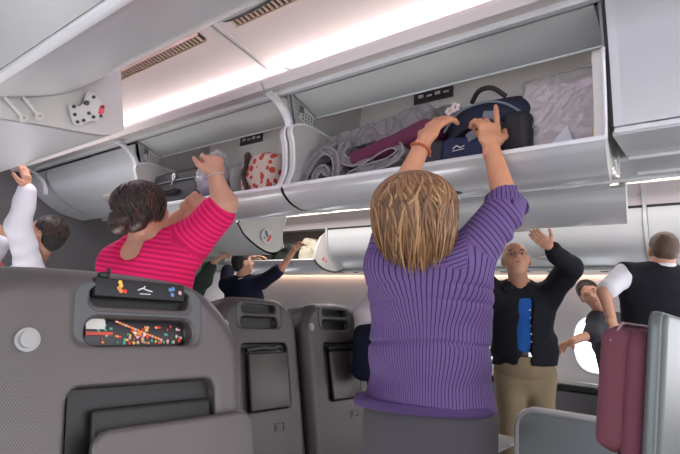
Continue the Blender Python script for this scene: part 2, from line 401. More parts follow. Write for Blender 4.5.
def latch(parent, x, y, z, side, s=1.0):
    bm = bmesh.new(); cyl(bm, (x, y - .004, z), (x, y - .012, z), .036 * s, n=20); ob = bm_obj('latch_plate', bm, BINL, parent, True)
    bm = bmesh.new(); box(bm, (x + .012 * s, y - .014, z), (.014 * s, .006, .034 * s), .002, Matrix.Rotation(.5, 3, 'Y')); bm_obj('red_tab', bm, mat('red_tab', (.75, .06, .06), .4), ob)
    bm = bmesh.new(); box(bm, (x - .008 * s, y - .014, z + .01), (.008, .006, .03 * s), .001, Matrix.Rotation(-.6, 3, 'Y')); ball(bm, (x - .014 * s, y - .013, z - .014 * s), (.005, .004, .005)); bm_obj('catch', bm, mat('latch_dark', (.08, .08, .09), .4), ob)
def centre_bin(y0, y1, far, state, label):
    g = 'overhead lockers over the centre seats'
    mx = (lambda x: 4.6 - x) if far else (lambda x: x); fl = -1 if far else 1
    mp = lambda pr: [(mx(p[0]), p[1]) for p in pr]
    t = empty('overhead_locker', (mx(2.0), y0, 1.86)); tag(t, label, 'luggage locker', g)
    L = lambda o: (setattr(o, 'parent', t), o.data.transform(Matrix.Translation(-t.location)), o)[2]
    e = .008
    if state == 'fascia':
        L(ribbon('door', curve([(1.500, 2.150), (1.535, 2.02), (1.560, 1.88), (1.575, 1.785)], 6), y0 + .004, y1 - .006, .018, BIN, flip=1))
        bm = bmesh.new(); prism(bm, [(1.500, 2.150), (1.535, 2.02), (1.560, 1.88), (1.575, 1.785), (2.05, 1.77), (2.05, 2.30), (1.54, 2.30)], y1 - .03, y1 - .008); L(bm_obj('end_panel', bm, BINL))
        bm = bmesh.new(); box(bm, (1.70, (y0 + y1) / 2, 1.768), (.22, y1 - y0, .012)); box(bm, (1.90, (y0 + y1) / 2, 1.760), (.17, y1 - y0, .012)); L(bm_obj('belly_panel', bm, BIN))
        bm = bmesh.new(); box(bm, (1.590, (y0 + y1) / 2, 1.775), (.02, y1 - y0 - .01, .016), .004); box(bm, (1.812, (y0 + y1) / 2, 1.756), (.016, y1 - y0 - .01, .012), .003); box(bm, (1.99, (y0 + y1) / 2, 1.750), (.02, y1 - y0 - .01, .012), .003); L(bm_obj('edge_strip', bm, RAILW, None, True))
        bm = bmesh.new(); box(bm, (1.70, y1 - .22, 1.757), (.2, .01, .008)); L(bm_obj('cross_rib', bm, RAILW))
    elif state == 'closed':
        CP = CLOSEDF if far else CLOSED
        L(ribbon('door', mp(CP), y0 + e, y1 - e, .018, BINL if not far else BIN, flip=fl))
        ym = (y0 + y1) / 2; R = -.50 * fl
        bm = bmesh.new(); Rm = Matrix.Rotation(math.radians(27) * fl, 3, 'Y')
        ball(bm, (mx(1.74), ym, 1.918 if not far else 1.998), (.045, .11, .014), Rm, 20); ob = L(bm_obj('handle', bm, mat('handle_plate', (.52, .48, .45), .4), None, True))
        for yy in (y0 + e, y1 - e - .012):
            bm = bmesh.new(); prism(bm, mp(CP + [(2.0, 2.14)]), yy, yy + .012); L(bm_obj('end_panel', bm, CHEEKM))
    else:
        pr = OPENF if state == 'less' else OPEN_; CK = CHEEKF if state == 'less' else CHEEK; rx_, rz_ = pr[0][0] + .002, pr[0][1] + .006
        L(ribbon('bucket', mp(pr), y0 + e, y1 - e, .016, BIN, flip=fl))
        bm = bmesh.new(); tube_mesh(bm, [(mx(rx_), y0 + e, rz_), (mx(rx_), y1 - e, rz_)], .009); L(bm_obj('rim', bm, RAILW, None, True))
        for yy in (y0 + e, y1 - e - .03):
            bm = bmesh.new(); prism(bm, mp(CK), yy, yy + .03); ck = L(bm_obj('end_panel', bm, CHEEKM, None, True, 30))
            bm = bmesh.new(); tube_mesh(bm, [(mx(p[0]), yy + (.027 if yy > y0 + .1 else .003) * 0 + .0, p[1]) for p in CK[:31]], .0065, 6)
            o = L(bm_obj('edge_strip', bm, RAILW, None, True)); 
        # flap above the opening and the inner lining
        if not far or True:
            bm = bmesh.new(); pol = [(1.530, 2.160), (1.690, 2.106), (1.694, 2.114), (1.535, 2.172)]
            prism(bm, mp(pol), y0 + .03, y1 - .03); L(bm_obj('flap', bm, BINI))
            bm = bmesh.new(); tube_mesh(bm, [(mx(1.692), y0 + .03, 2.108), (mx(1.692), y1 - .03, 2.108)], .006); L(bm_obj('flap_edge', bm, RAILW, None, True))
            bm = bmesh.new(); box(bm, (mx(2.06), (y0 + y1) / 2, 2.08), (.012, y1 - y0 - .03, .48)); box(bm, (mx(1.88), (y0 + y1) / 2, 2.325), (.36, y1 - y0 - .03, .012)); L(bm_obj('lining', bm, BINI))
            for yy in (y0 + .006, y1 - .018):
                bm = bmesh.new(); prism(bm, mp([(1.53, 2.17), (1.58, 2.02), (1.75, 1.99), (2.05, 1.87), (2.05, 2.32), (1.70, 2.32)]), yy, yy + .012); L(bm_obj('side_lining', bm, mat('side_lining', (.40, .40, .40), .5)))
            for yy, dd in ((y1 - .10, 1),):
                bm = bmesh.new(); box(bm, (mx(1.63), yy + .075, 2.085), (.10, .004, .07), .001, Matrix.Rotation(.3 * fl, 3, 'Y')); ob = L(bm_obj('perforated_plate', bm, mat('perforated', (.62, .62, .60), .5)))
                bm = bmesh.new()
                for i in range(5):
                    for j in range(3): box(bm, (mx(1.60 + i * .018), yy + .071, 2.07 + j * .016 - i * .004), (.007, .003, .008))
                box(bm, (mx(1.585), yy + .070, 2.11), (.025, .004, .03)); L(bm_obj('catch', bm, mat('plate_hole', (.16, .14, .12), .6)))
        bm = bmesh.new(); pl = (y0 + y1) / 2 + .20 if not far else y0 + .3
        box(bm, (mx(2.048), pl, 2.262), (.006, .21, .055), .001); pk = L(bm_obj('placard', bm, mat('placard_black', (.02, .02, .025), .4)))
        bm = bmesh.new()
        for i in range(4): box(bm, (mx(2.044), pl - .07 + i * .045, 2.266 + .004 * (i % 2)), (.003, .028, .010 + .006 * (i % 2)))
        L(bm_obj('placard_print', bm, mat('placard_print', (.5, .5, .5), .5)))
    return t
centre_bin(-1.02, .28, False, 'fascia', 'large closed pale locker at the right edge of the photo, above the maroon seat')
nb_a = centre_bin(.28, 1.57, False, 'open', 'open locker the woman in purple is loading, with grey quilts inside')
nb_b = centre_bin(1.57, 2.86, False, 'open', 'open locker the woman in pink is loading, with a black suitcase inside')
centre_bin(2.86, 4.15, False, 'closed', 'closed white locker with an oval handle, left of the woman in pink')
bm = bmesh.new(); prism(bm, CLOSED + [(2.0, 2.15)], 4.15, 4.45); tag(bm_obj('locker_end_cap', bm, BINL, None, True, 30), 'rounded white end cap of the locker row against the dark partition', 'panel')
centre_bin(-.85, .37, True, 'closed', 'closed locker over the far aisle beyond the right hand locker')
fo = centre_bin(.45, 1.77, True, 'less', 'open locker the man in the black jacket is reaching up to')
centre_bin(1.77, 3.07, True, 'closed', 'closed locker over the far aisle, mostly hidden behind the open lockers')
fc = centre_bin(3.07, 4.37, True, 'open', 'open far aisle locker, round red tab latch on its end, above the man in navy')
bm = bmesh.new(); cyl(bm, (2.86, 3.073, 1.80), (2.86, 3.062, 1.80), .062, n=28); lp = bm_obj('latch_plate', bm, BINL, fc, True); lp.data.transform(Matrix.Translation(-fc.location))
bm = bmesh.new(); box(bm, (2.885, 3.058, 1.785), (.022, .008, .06), .003, Matrix.Rotation(.6, 3, 'Y')); o = bm_obj('red_tab', bm, mat('red_tab', (.75, .06, .06), .4), lp); o.data.transform(Matrix.Translation(-fc.location))
bm = bmesh.new(); box(bm, (2.85, 3.058, 1.82), (.012, .008, .05), .002, Matrix.Rotation(-.5, 3, 'Y')); ball(bm, (2.83, 3.06, 1.78), (.008, .004, .008)); o = bm_obj('catch', bm, mat('latch_dark', (.08, .08, .09), .4), lp); o.data.transform(Matrix.Translation(-fc.location))
# dark grip recess under the near open locker
bm = bmesh.new(); ball(bm, (1.66, .86, 1.664), (.035, .085, .012), None, 20); o = bm_obj('handle', bm, mat('grip_dark', (.05, .045, .045), .4), nb_a, True); o.data.transform(Matrix.Translation(-nb_a.location))
bm = bmesh.new(); ball(bm, (2.95, 1.05, 1.752), (.03, .11, .010), None, 20); o = bm_obj('handle', bm, mat('handle_plate', (.52, .48, .45), .4), fo, True); o.data.transform(Matrix.Translation(-fo.location))
# belly of the centre unit with its service rail
bel = empty('service_rail', (2.3, 1.4, 1.86)); tag(bel, 'grey belly channel with white rails running under the centre lockers', 'service rail')
def belp(n, bm, m, sm=True): o = bm_obj(n, bm, m, bel, sm); o.data.transform(Matrix.Translation((-2.3, -1.4, -1.86))); return o
bm = bmesh.new(); box(bm, (2.3, 1.58, 1.882), (.46, 5.4, .012)); belp('belly_panel', bm, BIN, False)
bm = bmesh.new()
for x in (2.19, 2.51, 2.085): box(bm, (x, 1.58, 1.872), (.022, 5.4, .016), .004)
belp('rail', bm, RAILW)
for i in range(14):
    bm = bmesh.new(); y = .35 + i * .30; box(bm, (2.51, y, 1.864), (.018, .11, .008), .002); belp('clip', bm, RAILW)
for y in NB[1:-1]:
    bm = bmesh.new(); box(bm, (2.14, y, 1.872), (.10, .02, .016), .003); belp('cross_rib', bm, RAILW)
# curved dividers between the near lockers
for y in NB[3:-1]:
    pr = curve([(1.40, 2.120), (1.465, 2.100), (1.515, 2.06), (1.542, 2.01), (1.552, 1.965)], 5)
    struct(ribbon('trim_15', pr, y - .018, y + .018, .014, RAILW, flip=1))
bm = bmesh.new(); prism(bm, [(1.515, 2.15), (1.545, 2.02), (1.568, 1.88), (1.585, 1.79), (1.62, 1.79), (1.62, 2.15)], .272, .286); struct(bm_obj('trim_16', bm, DARK))
for root, k0, x0 in ((nb_a, .135, 1.53), (fo, -.157, 3.10)):      # the buckets' near ends are drawn in towards the hinge
    for ch in root.children:
        if ch.name.split('.')[0] in ('bucket', 'end_panel', 'edge_strip', 'rim'):
            for v in ch.data.vertices:
                wy = v.co.y + root.location.y; wx = v.co.x + root.location.x
                if wy < root.location.y + .1:
                    v.co.y += (wx - x0) * k0 if root is nb_a else (.155 * wx - .45)

# far side lockers (over the window seats beyond)
SCL = curve([(4.30, 2.125), (4.305, 2.02), (4.36, 1.88), (4.48, 1.785), (4.70, 1.725)], 6)
SOP = curve([(4.135, 1.772), (4.20, 1.72), (4.33, 1.675), (4.52, 1.668), (4.70, 1.72)], 6)
for y0, y1, st, lab in ((-.99, .56, 'closed', 'closed window side locker behind the man in the waistcoat'), (.56, 2.10, 'closed', 'closed window side locker behind the man in the black jacket'),
                        (2.10, 3.65, 'closed', 'closed window side locker left of the blonde hair, with a dark seam above'), (3.65, 5.2, 'open', 'open window side locker the man in navy reaches into'), (5.2, 6.1, 'closed', 'farthest closed window side locker')):
    t = empty('overhead_locker', (4.7, y0, 1.72)); tag(t, lab, 'luggage locker', 'overhead lockers over the far window seats')
    L = lambda o: (setattr(o, 'parent', t), o.data.transform(Matrix.Translation(-t.location)), o)[2]
    struct(ribbon('trim_18', curve([(4.205, 2.290), (4.26, 2.22), (4.295, 2.145)], 4), y0 + .006, y1 - .006, .012, WALLP, flip=1))
    bm = bmesh.new(); box(bm, (4.315, (y0 + y1) / 2, 2.135), (.02, y1 - y0 - .03, .022)); struct(bm_obj('trim_19', bm, DARK))
    if st == 'closed':
        L(ribbon('door', SCL, y0 + .008, y1 - .008, .018, BINL, flip=1))
        for yy in (y0 + .008, y1 - .02):
            bm = bmesh.new(); prism(bm, SCL + [(4.7, 2.12)], yy, yy + .012); L(bm_obj('end_panel', bm, BINL))
        bm = bmesh.new(); ball(bm, (4.47, (y0 + y1) / 2, 1.782), (.03, .09, .012), Matrix.Rotation(math.radians(25), 3, 'Y'), 18); L(bm_obj('handle', bm, mat('handle_plate', (.52, .48, .45), .4), None, True))
    else:
        L(ribbon('bucket', SOP, y0 + .008, y1 - .008, .016, RAILW, flip=1))
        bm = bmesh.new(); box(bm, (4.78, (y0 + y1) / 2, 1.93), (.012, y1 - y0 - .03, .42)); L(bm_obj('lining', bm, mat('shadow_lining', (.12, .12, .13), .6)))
        for yy in (y0 + .008, y1 - .03):
            bm = bmesh.new(); prism(bm, [(4.135, 1.772), (4.16, 1.90), (4.22, 2.03), (4.32, 2.11), (4.65, 2.08)] + SOP[::-1][:-1], yy, yy + .022); ck = L(bm_obj('end_panel', bm, BINC))
        bm = bmesh.new(); box(bm, (4.28, y0 + .002, 1.80), (.02, .008, .04), .003, Matrix.Rotation(.5, 3, 'Y')); box(bm, (4.33, y0 + .002, 1.78), (.012, .008, .03), .002, Matrix.Rotation(-.5, 3, 'Y')); L(bm_obj('red_tab', bm, mat('red_tab', (.75, .06, .06), .4)))
bm = bmesh.new(); box(bm, (4.905, 2.4, 1.712), (.45, 7.6, .02)); box(bm, (4.71, 2.4, 1.716), (.018, 7.6, .034), .004); struct(bm_obj('trim_20', bm, BIN))
bm = bmesh.new()
for i in range(26): box(bm, (4.80, -.6 + i * .22, 1.700), (.035, .06, .006), .002)
struct(bm_obj('trim_21', bm, DARK))
for yy in (.56, 2.10, 3.65, 5.2):
    struct(ribbon('trim_22', curve([(4.20, 2.29), (4.285, 2.14), (4.292, 2.02), (4.35, 1.87), (4.475, 1.772), (4.70, 1.712)], 5), yy - .012, yy + .012, .016, BINL))

# near window side lockers above the camera
LCL = curve([(.455, 1.802), (.52, 1.822), (.70, 1.908), (.835, 2.045), (.895, 2.16), (.930, 2.285)], 6)
bm = bmesh.new(); box(bm, (-.17, 2.2, 1.812), (1.18, 7.6, .02)); struct(bm_obj('trim_23', bm, BIN))
bm = bmesh.new(); box(bm, (.438, .3, 1.800), (.028, 3.1, .020), .008); struct(bm_obj('trim_24', bm, mat('bright_trim', (.9, .92, .95), .3), None, True))
for y0, y1, st, lab in ((-1.0, 1.85, 'closed', 'big closed locker overhanging the top left corner of the photo'), (1.85, 3.15, 'open', 'open near side locker with a speckled latch plate and red tab on its end panel'), (3.15, 4.40, 'closed', 'closed near side locker beyond the hand of the man in white')):
    t = empty('overhead_locker', (.2, y0, 1.8)); tag(t, lab, 'luggage locker', 'overhead lockers over the near window seats')
    L = lambda o: (setattr(o, 'parent', t), o.data.transform(Matrix.Translation(-t.location)), o)[2]
    if st == 'closed':
        L(ribbon('door', LCL, y0 + .006, y1 - .006, .018, BIN, flip=1, seg=1))
        bm = bmesh.new(); prism(bm, LCL + [(.45, 2.28)], y1 - .03, y1 - .012); L(bm_obj('end_panel', bm, BINC))
        if y0 < 0:
            bm = bmesh.new(); Rm = Matrix.Rotation(math.radians(-62), 3, 'Y')
            ball(bm, (.878, 1.12, 2.090), (.040, .17, .014), Rm, 24); hd = L(bm_obj('handle', bm, mat('handle_grey', (.36, .36, .36), .35, .4), None, True))
            bm = bmesh.new(); ball(bm, Vector((.878, 1.12, 2.090)) + Vector((.012, 0, -.008)), (.018, .12, .012), Rm, 20); g2 = L(bm_obj('grip', bm, mat('grip_black', (.01, .01, .012), .3), None, True))
    else:
        BK = curve([(.20, 1.70), (.30, 1.712), (.525, 1.757), (.66, 1.779), (.79, 1.796), (.88, 1.815), (.935, 1.852)], 5)
        L(ribbon('bucket', BK, y0 + .004, y1 - .006, .014, BIN, flip=1))
        for yy in (y0 + .002, y1 - .03):
            bm = bmesh.new(); prism(bm, BK + [(.925, 1.90), (.905, 2.0), (.885, 2.10), (.88, 2.20), (.20, 2.20)], yy, yy + .026); L(bm_obj('end_panel', bm, BINC, None, True, 30))
        yf = y0 - .006
        def plate(nm, pol, d, m, par=None):
            bm = bmesh.new(); prism(bm, pol, yf - d, yf); es = list(bm.edges); bmesh.ops.bevel(bm, geom=es, offset=.003, segments=2, affect='EDGES'); return L(bm_obj(nm, bm, m, None, True, 40))
        sp = mat('latch_plate_grey', (.62, .61, .60), .45)
        plate('latch_plate', [(.715, 1.872), (.722, 1.845), (.745, 1.806), (.772, 1.812), (.790, 1.838), (.812, 1.838), (.835, 1.862), (.838, 1.90), (.815, 1.925), (.785, 1.945), (.765, 1.935), (.764, 1.90), (.752, 1.872)][::-1], .02, sp)
        plate('red_tab', [(.815, 1.870), (.835, 1.875), (.836, 1.912), (.818, 1.905)], .024, mat('red_tab_pale', (.85, .12, .14), .35))  # tab in a slightly paler red, no emission
        plate('catch', [(.757, 1.885), (.778, 1.888), (.776, 1.905), (.760, 1.90)], .03, mat('latch_dark', (.08, .08, .09), .4))
        for (x, z) in ((.728, 1.865), (.735, 1.838), (.768, 1.828), (.782, 1.86), (.80, 1.852), (.826, 1.865), (.826, 1.90), (.79, 1.925), (.748, 1.815)):
            bm = bmesh.new(); cyl(bm, (x, yf - .021, z), (x, yf - .026, z), .006, n=10); L(bm_obj('screw', bm, mat('screw_dark', (.06, .06, .07), .35, .5), None, True))
        for (a, b) in (((.50, 1.842), (.585, 1.775)), ((.555, 1.862), (.630, 1.797))):
            bm = bmesh.new(); cyl(bm, (a[0], yf - .008, a[1]), (b[0], yf - .008, b[1]), .006, n=8); cyl(bm, (b[0], yf - .014, b[1]), (b[0], yf + .0, b[1]), .013, n=16); so = L(bm_obj('support_arm', bm, sp, None, True))
            bm = bmesh.new(); cyl(bm, (b[0], yf - .017, b[1]), (b[0], yf - .013, b[1]), .005, n=10); L(bm_obj('pivot', bm, mat('brass_pivot', (.45, .38, .28), .4, .5), None, True))

# ------------------------------------------------------------------ seats
def weave(name, col, rough, metal, sc, st):
    m = mat(name, col, rough, metal); N, L, b = nodes(m)
    tc = N.new('ShaderNodeTexCoord'); mp = N.new('ShaderNodeMapping'); mp.inputs['Rotation'].default_value = (0, math.radians(35), 0)
    wv = N.new('ShaderNodeTexWave'); wv.wave_type = 'BANDS'; wv.bands_direction = 'X'; wv.inputs['Scale'].default_value = sc; wv.inputs['Distortion'].default_value = .3
    L.new(tc.outputs['Object'], mp.inputs[0]); L.new(mp.outputs[0], wv.inputs[0])
    bp = N.new('ShaderNodeBump'); bp.inputs['Strength'].default_value = st; bp.inputs['Distance'].default_value = .002
    L.new(wv.outputs['Fac'], bp.inputs['Height']); L.new(bp.outputs['Normal'], b.inputs['Normal']); return m
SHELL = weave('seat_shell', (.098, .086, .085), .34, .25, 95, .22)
SHELLD = weave('seat_shell_shaded', (.066, .055, .053), .34, .25, 95, .2)  # darker shell copy: dimmer light on the farther seats put into the colour
PANELD = weave('seat_panel_shaded', (.056, .045, .044), .33, .3, 95, .1)  # panel darkened likewise, the shade is in its colour
SHELLR = mat('seat_shell_pale', (.105, .115, .115), .5, .3, var=.04)
BEZEL = mat('seat_bezel', (.085, .088, .092), .45)
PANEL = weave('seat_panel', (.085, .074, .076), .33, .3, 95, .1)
MAROON = weave('maroon_upholstery', (.150, .045, .066), .85, 0, 140, .25)
SDARK = mat('recess_black', (.008, .008, .009), .5)
POUCH = mat('pouch_leather', (.009, .009, .009), .5, bump=.35, bscale=14)
def rr2(x, z, cx, cz, hx, hz, r):
    qx = np.abs(x - cx) - (hx - r); qz = np.abs(z - cz) - (hz - r)
    return np.sqrt(np.maximum(qx, 0) ** 2 + np.maximum(qz, 0) ** 2) + np.minimum(np.maximum(qx, qz), 0) - r
def slab(cx, cz, hx, hz, R, y0, y1, r, taper=0.0, tz=1.2, arch=0.0):
    """plate with rounded outline in x,z and rounded edges, between y0 and y1"""
    def f(X, Y, Z):
        sx = 1 + taper * (tz - Z)
        d2 = rr2((X - cx) / sx, Z + arch * (X - cx) ** 2, 0, cz, hx, hz, R); dy = np.abs(Y - (y0 + y1) / 2) - (y1 - y0) / 2
        a = d2 + r; b = dy + r
        return np.sqrt(np.maximum(a, 0) ** 2 + np.maximum(b, 0) ** 2) + np.minimum(np.maximum(a, b), 0) - r
    return f, np.array([cx - hx * 1.12, y0, cz - hz - .03]), np.array([cx + hx * 1.12, y1, cz + hz])
TILTZ = .42
def tilted(V, th):
    V = V.copy(); y = V[:, 1].copy(); z = V[:, 2] - TILTZ; c, s = math.cos(th), math.sin(th)
    V[:, 1] = y * c + z * s; V[:, 2] = TILTZ + .026 - y * s + z * c; return V
def seat_shell_field(cx=0, hx=.255, dp=.25, R=.16):
    P = [A_(slab(cx, .83, hx, .425, R, 0, dp, .055, .035, 1.2, .25), .0),
         S_(slab(0, 1.202, .104, .021, .018, -.05, .035, .006), .006),
         S_(slab(0.0, 1.135, .112, .025, .024, -.05, .030, .006), .006),
         S_(slab(.022 if hx < .3 else .012, .90, .140 if hx < .3 else .150, .142, .025, -.05, .028, .006), .008),
         S_(slab(0, 1.168, .137, .060, .030, -.05, .003, .003), .0)]
    return field(P, .0048, pad=.012)
SH = seat_shell_field(0, .256, .34, .13); SH1 = seat_shell_field(-.065, .325, .25, .17)
BZ = field([A_(slab(0, 1.168, .133, .056, .028, .0005, .02, .002), 0), S_(slab(0, 1.195, .108, .022, .02, -.05, .05, .004), .004), S_(slab(0, 1.135, .115, .028, .026, -.05, .05, .004), .004)], .0035, pad=.01)
CU = {'back_cushion': field([A_(slab(0, .80, .225, .37, .08, .33, .40, .035), 0)], .008), 'headrest': field([A_(slab(0, 1.07, .20, .13, .05, .38, .45, .035), 0), A_(rbox((-.19, .42, 1.07), (.03, .06, .12), .025), .03), A_(rbox((.19, .42, 1.07), (.03, .06, .12), .025), .03)], .008)}
def airline_seat(x, y, tilt, label, near=False, group='grey airliner seats seen from behind'):
    t = empty('airliner_seat', (x, y, 0)); tag(t, label, 'seat', group); th = math.radians(tilt)
    def part(name, Vf, m, par=None):
        V, Fc = Vf; o = soft_mesh(name, [(tilted(V, th), Fc)], m); o.parent = par or t; return o
    def bpart(name, bm, m, par=None, sm=True):
        bmesh.ops.transform(bm, matrix=Matrix.Translation((0, 0, TILTZ + .026)) @ Matrix.Rotation(-th, 4, 'X') @ Matrix.Translation((0, 0, -TILTZ)), verts=bm.verts)
        return bm_obj(name, bm, m, par or t, sm)
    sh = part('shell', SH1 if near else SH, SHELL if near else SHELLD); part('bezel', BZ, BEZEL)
    for nm, c, hx, hz in (('slot_lining', 1.195, .103, .018), ('window_lining', 1.135, .110, .023)):
        bm = bmesh.new(); box(bm, (0, .031, c), (hx * 2, .004, hz * 2)); bpart(nm, bm, SDARK, None, False)
    bm = bmesh.new(); box(bm, (.018, .024, .90), (.276 if not near else .29, .004, .278), .0); bpart('recess_lining', bm, SDARK, None, False)
    bm = bmesh.new(); cyl(bm, (-.205, .004, 1.12), (-.205, -.006, 1.12), .019, n=28); cyl(bm, (-.205, -.004, 1.12), (-.205, -.011, 1.12), .013, n=28); bpart('coat_button', bm, mat('button_silver', (.30, .30, .30), .4, .4))
    if not near:
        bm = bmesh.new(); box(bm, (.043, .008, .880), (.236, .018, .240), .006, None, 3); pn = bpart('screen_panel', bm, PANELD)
        bm = bmesh.new(); tube_mesh(bm, [(-.09, .0, 1.012), (.0, -.004, 1.022), (.06, -.002, 1.018), (.10, -.006, 1.026), (.12, -.002, 1.018)], .011, 6); bpart('headset_cable', bm, SDARK)
        bm = bmesh.new()
        for a, b in (((.05, .70), (.105, .70)), ((.05, .665), (.105, .665)), ((.05, .70), (.05, .665)), ((.105, .70), (.105, .665))): cyl(bm, (a[0], -.001, a[1]), (b[0], -.001, b[1]), .0022, n=6)
        box(bm, (.078, -.002, .684), (.04, .006, .016), .003); bpart('tray_catch', bm, BEZEL)
    else:
        bm = bmesh.new(); box(bm, (.03, .010, .865), (.245, .016, .28), .008, None, 3)
        p_ = bpart('leather_pouch', bm, POUCH)
        def ppath(V):
            pass
        V, Fc = field([A_(slab(.066, .772, .172, .20, .030, -.028, -.008, .009), 0)], .004, pad=.01); part('tray_table', (V, Fc), PANEL)
        bm = bmesh.new(); box(bm, (-.245, .105, .80), (.003, .003, .7)); bpart('side_seam', bm, SDARK, None, False)
    for nm, f in CU.items(): part(nm, f, MAROON)
    bm = bmesh.new(); box(bm, (0, .45, .42), (.45, .48, .13), .04, None, 3); bm_obj('seat_cushion', bm, MAROON, t, True)
    bm = bmesh.new(); box(bm, (0, .40, .33), (.46, .46, .05), .01); bm_obj('seat_pan', bm, SHELL, t, True)
    for sx in (-1, 1):
        bm = bmesh.new(); box(bm, (sx * .255, .42, .60), (.045, .40, .05), .015, None, 3); bm_obj('armrest', bm, BEZEL, t, True)
        bm = bmesh.new(); cyl(bm, (sx * .17, .25, .32), (sx * .17, .20, 0), .022); bm_obj('leg', bm, ALU, t, True)
        bm = bmesh.new(); cyl(bm, (sx * .17, .50, .32), (sx * .17, .58, 0), .022); bm_obj('leg', bm, ALU, t, True)
    return t
s1 = airline_seat(.548, .752, 12, 'large foreground seat back with flower print literature in its window pocket', True)
s2 = airline_seat(1.612, 1.575, 12, 'middle grey seat back with black cable over its screen panel, right of the foreground seat')
s3 = airline_seat(2.160, 1.575, 12, 'grey seat back just left of the woman in purple')
s4 = airline_seat(2.721, 1.575, 12, 'grey seat back of which a sliver shows behind the woman in purple')

# recliner to the right, seen from the side
t = empty('airliner_seat', (1.665, .212, 0)); tag(t, 'maroon upholstered seat with a pale grey back shell at the right edge', 'seat')
th = math.radians(-4.5)
def part5(name, Vf, m): V, Fc = Vf; o = soft_mesh(name, [(tilted(V, th) - [0, 0, .055], Fc)], m); o.parent = t; return o
part5('shell', field([A_(slab(.09, .855, .345, .425, .035, 0, .032, .012), 0)], .005, pad=.01), SHELLR)
part5('shell_rim', field([A_(slab(.09, .855, .349, .429, .038, .010, .040, .008), 0), S_(slab(.09, .855, .325, .405, .03, -.1, .1, .01), 0)], .005, pad=.01), mat('seat_rim_dark', (.12, .14, .14), .35, .3))
part5('back_cushion', field([A_(slab(0, .80, .245, .435, .05, .036, .088, .022), 0)], .006, pad=.01), MAROON)
part5('headrest', field([A_(slab(0, 1.085, .235, .155, .05, .085, .130, .022), 0), A_(rbox((-.215, .110, 1.085), (.022, .035, .14), .02), .02), A_(rbox((.215, .110, 1.085), (.022, .035, .14), .02), .02)], .006, pad=.01), MAROON)
part5('lumbar_cushion', field([A_(slab(0, .70, .235, .215, .05, .082, .122, .02), 0)], .006, pad=.01), MAROON)
part5('headrest_piping', field([A_(seg((-.215, .10, 1.245), (.215, .10, 1.245), .005), 0), A_(seg((-.238, .12, 1.20), (-.215, .10, 1.245), .004), .004), A_(seg((.238, .12, 1.20), (.215, .10, 1.245), .004), .004)], .004, pad=.01), mat('piping_pale', (.30, .18, .21), .6))
bm = bmesh.new(); box(bm, (0, .27, .42), (.46, .26, .13), .04, None, 3); bm_obj('seat_cushion', bm, MAROON, t, True)
bm = bmesh.new(); box(bm, (0, .26, .33), (.46, .26, .05), .01); bm_obj('seat_pan', bm, SHELLR, t, True)
for sx in (-1, 1):
    for yy, y2 in ((.16, .12), (.34, .38)):
        bm = bmesh.new(); cyl(bm, (sx * .17, yy, .32), (sx * .17, y2, 0), .022); bm_obj('leg', bm, ALU, t, True)
# low console wing beyond it
cn = empty('seat_console', (2.56, .70, 0)); tag(cn, 'low grey console panel with a pale rounded metal rim in front of the khaki trousers', 'console')
def outline(y0, y1, z0, z1, r, n=8):
    return [(y1, z0)] + [(y1 - r + r * math.cos(a), z1 - r + r * math.sin(a)) for a in [math.pi / 2 * i / n for i in range(n + 1)]] + [(y0, z1), (y0, z0)]
bm = bmesh.new(); pol = outline(-.55, .195, .25, .115 + .70, .09)
a = [bm.verts.new((-.02, p[0], p[1])) for p in pol]; b = [bm.verts.new((.02, p[0], p[1])) for p in pol]
bm.faces.new(a); bm.faces.new(b[::-1])
for i in range(len(pol)): bm.faces.new((a[i], a[(i + 1) % len(pol)], b[(i + 1) % len(pol)], b[i]))
bm_obj('side_panel', bm, mat('console_grey', (.17, .19, .20), .5), cn)
bm = bmesh.new(); tube_mesh(bm, [(-.018, p[0], p[1]) for p in pol[:-1]], .013, 8); tube_mesh(bm, [(.018, p[0], p[1]) for p in pol[:-1]], .013, 8); bm_obj('rim', bm, mat('rim_alu', (.50, .50, .50), .35, .4), cn, True)
bm = bmesh.new(); box(bm, (-.05, .33, .63), (.46, .20, .018), .006); bm_obj('tray_leaf', bm, mat('console_top', (.30, .29, .28), .45), cn, True)
bm = bmesh.new(); tube_mesh(bm, [(-.28, .43, .635), (.17, .43, .635)], .009); tube_mesh(bm, [(-.15, .36, .642), (-.0, .38, .642), (.0, .32, .642)], .006); bm_obj('leaf_edge', bm, ALU, cn, True)
bm = bmesh.new(); box(bm, (0, .0, .14), (.06, .5, .24), .01); bm_obj('foot', bm, BEZEL, cn)

# printed literature in the foreground seat
def on_seat(name, bm, m, par, sm=True):
    bmesh.ops.transform(bm, matrix=Matrix.Translation((0, 0, TILTZ + .026)) @ Matrix.Rotation(-math.radians(12), 4, 'X') @ Matrix.Translation((0, 0, -TILTZ)), verts=bm.verts)
    return bm_obj(name, bm, m, par, sm)
mg = empty('magazine', (.548, .752, 0)); tag(mg, 'black flower printed magazine showing through the window pocket of the foreground seat', 'magazine')
bm = bmesh.new(); box(bm, (0.0, .024, 1.135), (.205, .005, .046), .001); on_seat('cover', bm, mat('cover_black', (.008, .008, .012), .35), mg)
bm = bmesh.new(); box(bm, (-.085, .020, 1.150), (.035, .003, .016)); box(bm, (-.085, .019, 1.158), (.03, .003, .004)); on_seat('title_block', bm, mat('paper_white', (.6, .58, .55), .5), mg)
bm = bmesh.new(); box(bm, (-.078, .019, 1.134), (.05, .003, .006)); on_seat('title_bar', bm, mat('print_red', (.5, .06, .03), .5), mg)
rnd = random.Random(3)
pc = {'petal_white': (.75, .75, .7), 'petal_yellow': (.8, .5, .08), 'petal_orange': (.75, .25, .06), 'petal_red': (.7, .04, .03), 'petal_green': (.1, .35, .25), 'petal_pink': (.7, .38, .36)}
